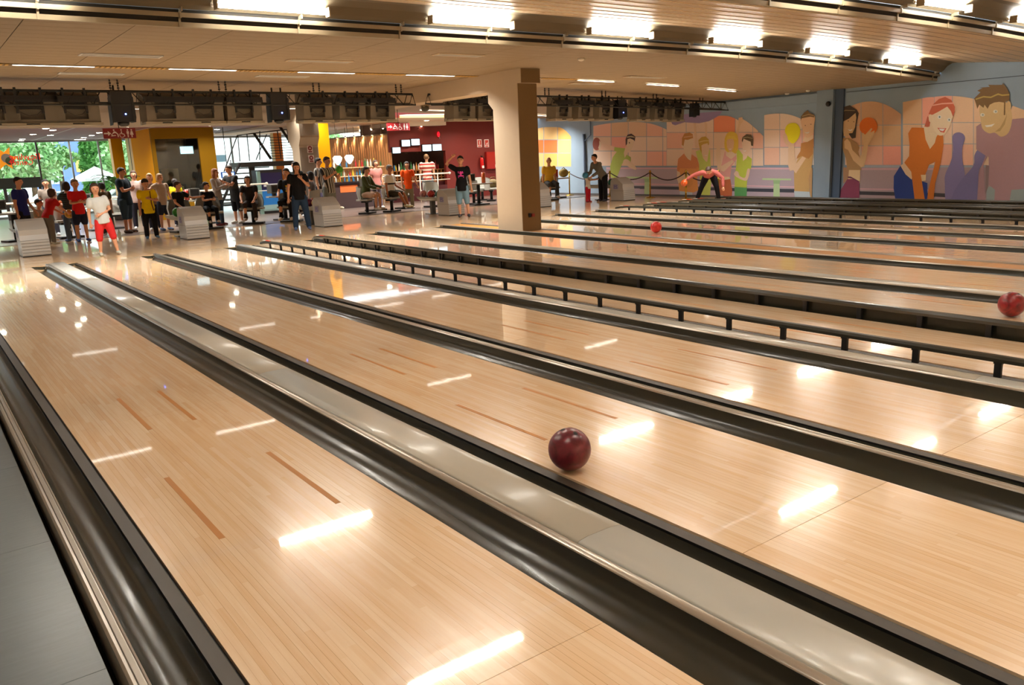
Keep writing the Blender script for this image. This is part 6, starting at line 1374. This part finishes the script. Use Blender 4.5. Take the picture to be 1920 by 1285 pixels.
std('red blond woman in grey cardigan and jeans clapping', 414, 423, 405, 317, phi=60, top=(158, 146, 136), bottom=(66, 82, 98), hair='ginger', style='long', sleeve=1.5, armL=((.1, -.4, -.8), (-.3, -.8, .35)), armR=((-.1, -.4, -.8), (.3, -.8, .35)), shoes=(110, 50, 50))
std('woman in black and brown leaning against the woman in grey', 449, 419, 436, 328, H=1.62, phi=-50, topmat=stripes('dress_black_brown', (52, 44, 28), (22, 22, 20), 2, 1.02, .12), bottom=(20, 20, 24), pants='knee', hair='brown', style='short', lean=14, hem=.06, armL=((.1, -.6, -.7), (-.2, -.8, .4)), armR=((-.1, -.6, -.7), (.2, -.8, .4)), shoes=(200, 196, 184), bulk=1.1)
sitp('dark haired woman in black leaning forward on her seat', 468, 345, 6.1, 1.6, seatlab='grey shell seat under the woman leaning forward in black', phi=-10, top=(34, 28, 28), bottom=(44, 34, 30), hair='dark', style='bob', lean=26, armL=((.15, -.6, -.8), (-.2, -.8, -.5)), armR=((-.15, -.6, -.8), (.2, -.8, -.5)), shoes=(180, 170, 160))
sitp('seated man in black t-shirt with a yellow ring print', 539, 335, 5.6, 1.76, seatlab='grey shell seat under the man with the yellow ring print', phi=-18, top=(24, 24, 24), bottom=(22, 22, 24), hair='dark', armL=((.2, -.2, -.9), (-.1, -.9, -.4)), armR=((-.25, -.2, -.9), (.25, -.9, -.3)), print_='ring', shoes=(214, 210, 200), lean=4)
bkg('young man in dark jacket behind the woman in jeans', 551, 304, 7.4, top=(40, 44, 42), hair='dark', sleeve=1.5)
std('long haired woman in black t-shirt and blue jeans covering her face', 567, 431, 565, 305, phi=4, top=(20, 20, 22), bottom=(40, 58, 80), hair='black', style='long', sleeve=.5, armR=((-.25, -.1, -.95), (-.1, -.1, -1)), armL=((.25, -.35, -.8), (-.75, -.35, .85)), legs=(((-.12, 0, -1), (-.06, .02, -1)), ((.14, 0, -1), (.10, .02, -1))), shoes=(90, 110, 150), head=(0, -12))
bkg('dark haired man in striped shirt left of the man with a green ball', 595, 297, 7.2, topmat=stripes('shirt_stripe_b', (190, 186, 176), (70, 66, 62), 0, 16), hair='black', phi=70)
i = std('man in black and white striped shirt holding a green ball', 622, 411, 612, 295, phi=48, topmat=stripes('shirt_stripe_a', (196, 192, 184), (40, 38, 38), 0, 15), bottom=(128, 134, 130), hair='brown', bulk=1.12, armL=((.2, -.45, -.8), (-.45, -.7, .55)), armR=((-.2, -.45, -.8), (.45, -.7, .5)), shoes=(70, 60, 60), hem=.03)
w_ = wpt(i, (i['arms'][0][3]+i['arms'][1][3])/2+Vector((0, -.11, .11))); ball_at(w_, .11, mball('lime'), 'bright green bowling ball held by the man in striped shirt', 'bowling balls in hands')
sitp('dark haired child in grey seated left of the striped shirt man', 583, 340, 6.5, 1.5, seatlab='grey shell seat under the child left of the striped shirt man', phi=-110, top=(110, 100, 96), bottom=(60, 50, 50), hair='black', style='bob', kid=True)
# -- middle group
sitp('woman in olive top and beige shorts seated sideways', 684, 336, S1.y, 1.66, seatlab='grey shell seat under the woman in olive', phi=62, top=(72, 76, 40), bottom=(196, 160, 136), pants='short', hair='dark', style='tail', sleeve=1.5, armL=((.1, -.5, -.8), (-.1, -.9, -.2)), armR=((-.1, -.5, -.8), (.1, -.9, -.2)), shoes=(214, 206, 190), lean=6)
bkg('curly haired woman in dusty pink t-shirt standing behind the consoles', 703, 301, 8.6, top=(186, 120, 110), bottom=(110, 100, 110), hair='brown', style='bob', phi=30)
p_ = atz(726, 398); sitp('grey haired person in white and black top seated with legs stretched out', 730, 326, p_.y, 1.68, seatlab='grey shell seat under the grey haired person', phi=58, topmat=stripes('top_white_black', (40, 38, 38), (226, 222, 214), 2, 1.2, .06), bottom=(60, 56, 44), pants='short', hair='grey', style='short', legs=(((-.08, -1, -.05), (-.02, -.5, -.9)), ((.08, -1, -.05), (.02, -.35, -1))), shoes=(200, 190, 150), armL=((.1, -.2, -.9), (.0, -.8, -.4)), skin=(170, 108, 74))
std('teenager in bright orange t-shirt and khaki trousers', 768, 391, 761, 304, phi=12, top=(240, 84, 20), bottom=(130, 118, 90), hair='dark', style='mop', armL=((.3, .1, -.9), (.3, -.2, -.9)), armR=((-.15, 0, -1), (0, -.1, -1)), shoes=(200, 190, 180), hem=.03)
bkg('man in red and white striped t-shirt facing the bar', 799, 290, 10.2, topmat=stripes('tee_red_white', (170, 50, 40), (222, 206, 186), 2, 7.5), bottom=(98, 110, 124), hair='fair', phi=175, bulk=1.12)
std('boy in black t-shirt with pink print, one hand on his head', 869, 407, 866, 293, phi=-4, top=(18, 16, 18), bottom=(112, 142, 156), pants='knee', hair='dark', armR=((-.85, -.1, .55), (.75, -.3, .62)), armL=((.22, 0, -1), (.12, -.1, -1)), print_='pink', shoes=(60, 60, 64), hem=.02, legs=(((-.03, 0, -1), (.02, .02, -1)), ((.10, 0, -1), (.08, .02, -1))))
sitp('bald person in yellow shirt half hidden by the pillar', 1029, 314, 5.4, 1.7, seatlab='grey shell seat right of the pillar under the bald person', phi=20, top=(226, 180, 60), bottom=(60, 60, 60), hair='grey', style='bald')
# -- right group by the mural
i = std('man in grey checked shirt stooping to hand over a blue ball', 1131, 377.5, 1118, 299, H=1.58, phi=-48, top=(112, 108, 98), bottom=(22, 20, 22), hair='black', sleeve=1.5, lean=36, armL=((.05, -.35, -1), (-.1, -.8, -.4)), armR=((-.05, -.35, -1), (.1, -.8, -.4)), shoes=(60, 56, 60))
w_ = wpt(i, (i['arms'][0][3]+i['arms'][1][3])/2+Vector((0, -.16, .03))); ball_at(w_, .10, mball('sky'), 'pale blue bowling ball between the stooping man and the toddler', 'bowling balls in hands')
std('curly haired toddler in white top and red trousers reaching out', 1103, 379, 1101, 324, phi=55, top=(226, 216, 204), bottom=(190, 30, 44), hair='brown', style='curly', kid=True, armL=((.1, -.9, -.3), (-.1, -1, .1)), armR=((-.1, -.9, -.3), (.1, -1, .1)), shoes=(150, 40, 50))
x_, y_ = at_foot(1330, 378); i = person('bowler in pink checked shirt bending low to release an orange ball', x_, y_, 1.55, phi=-8, top=(176, 92, 84), bottom=(20, 18, 22), hair='brown', sleeve=1.5, lean=80, side=6, armR=((-1, .25, -.25), (-1, .0, -.55)), armL=((.7, .1, -.6), (.1, -.2, -1)), legs=(((-.42, -.05, -1), (-.38, .05, -1)), ((.36, -.1, -1), (.16, .25, -1))), shoes=(200, 200, 204), bulk=1.08, head=(-10, -40))
a_ = i['arms'][0]; w_ = wpt(i, a_[3]+a_[5]*.09+Vector((0, 0, -.06))); ball_at(w_, .10, mball('orange'), 'orange bowling ball swinging in the hand of the bending bowler', 'bowling balls in hands')
# -- small things on the concourse floor and consoles
q = MB(); q.lathe((0, 0, 0), [(.035, 0), (.04, .02), (.04, .15), (.015, .2), (.015, .23)], mat('plastic_clear', (200, 214, 214), .2, coat=.4), 12); x, y = at_foot(225, 448); tag(q.build('water_bottle', None, (x, y, 0)), 'clear plastic water bottle on the floor beside the red shorts boy', 'bottle')
q = MB(); q.lathe((0, 0, 0), [(.035, 0), (.04, .02), (.04, .15), (.015, .2), (.015, .23)], mat('plastic_green', (130, 150, 90), .2, coat=.4), 12); x, y = at_foot(393, 424); tag(q.build('water_bottle', None, (x, y, 0)), 'greenish plastic bottle on the floor by the small seated boy', 'bottle')
for k, (px, py) in enumerate(((633, 392), (641, 392))):
    x, y = at_foot(px, py); q = MB(); capsule(q, [(0, .1, .05), (0, 0, .045), (0, -.12, .04)], [.045, .045, .035], mat('shoe_cream', (226, 214, 186), .6), 10); tag(q.build('loose_shoe', None, (x, y, 0)), 'cream bowling shoe lying on the floor by the bar, %s one' % ['left', 'right'][k], 'shoe', 'loose cream shoes')
x, y = at_foot(925, 376); q = MB(); q.ball((0, 0, 0), (.24, .15, .16), mat('bag_brown', (104, 84, 44), .8, noise=.2, nscale=14), 14, 10); q.tube([(-.15, 0, .1), (-.05, 0, .22), (.08, 0, .22), (.15, 0, .1)], .015, mat('bag_brown', (104, 84, 44), .8), 6); tag(q.build('hand_bag', None, (x, y, .60)), 'brown striped bag resting on the grey seat nearest the pillar', 'bag')
x, y = at_foot(1058, 370); q = MB(); q.ball((0, 0, 0), (.2, .14, .15), mat('bag_gold', (150, 130, 60), .7, noise=.3, nscale=20), 14, 10); q.tube([(-.12, 0, .1), (0, 0, .2), (.12, 0, .1)], .014, mat('bag_gold', (150, 130, 60), .7), 6); tag(q.build('hand_bag', None, (x, y, .86)), 'gold and brown bag on the score table right of the pillar', 'bag')
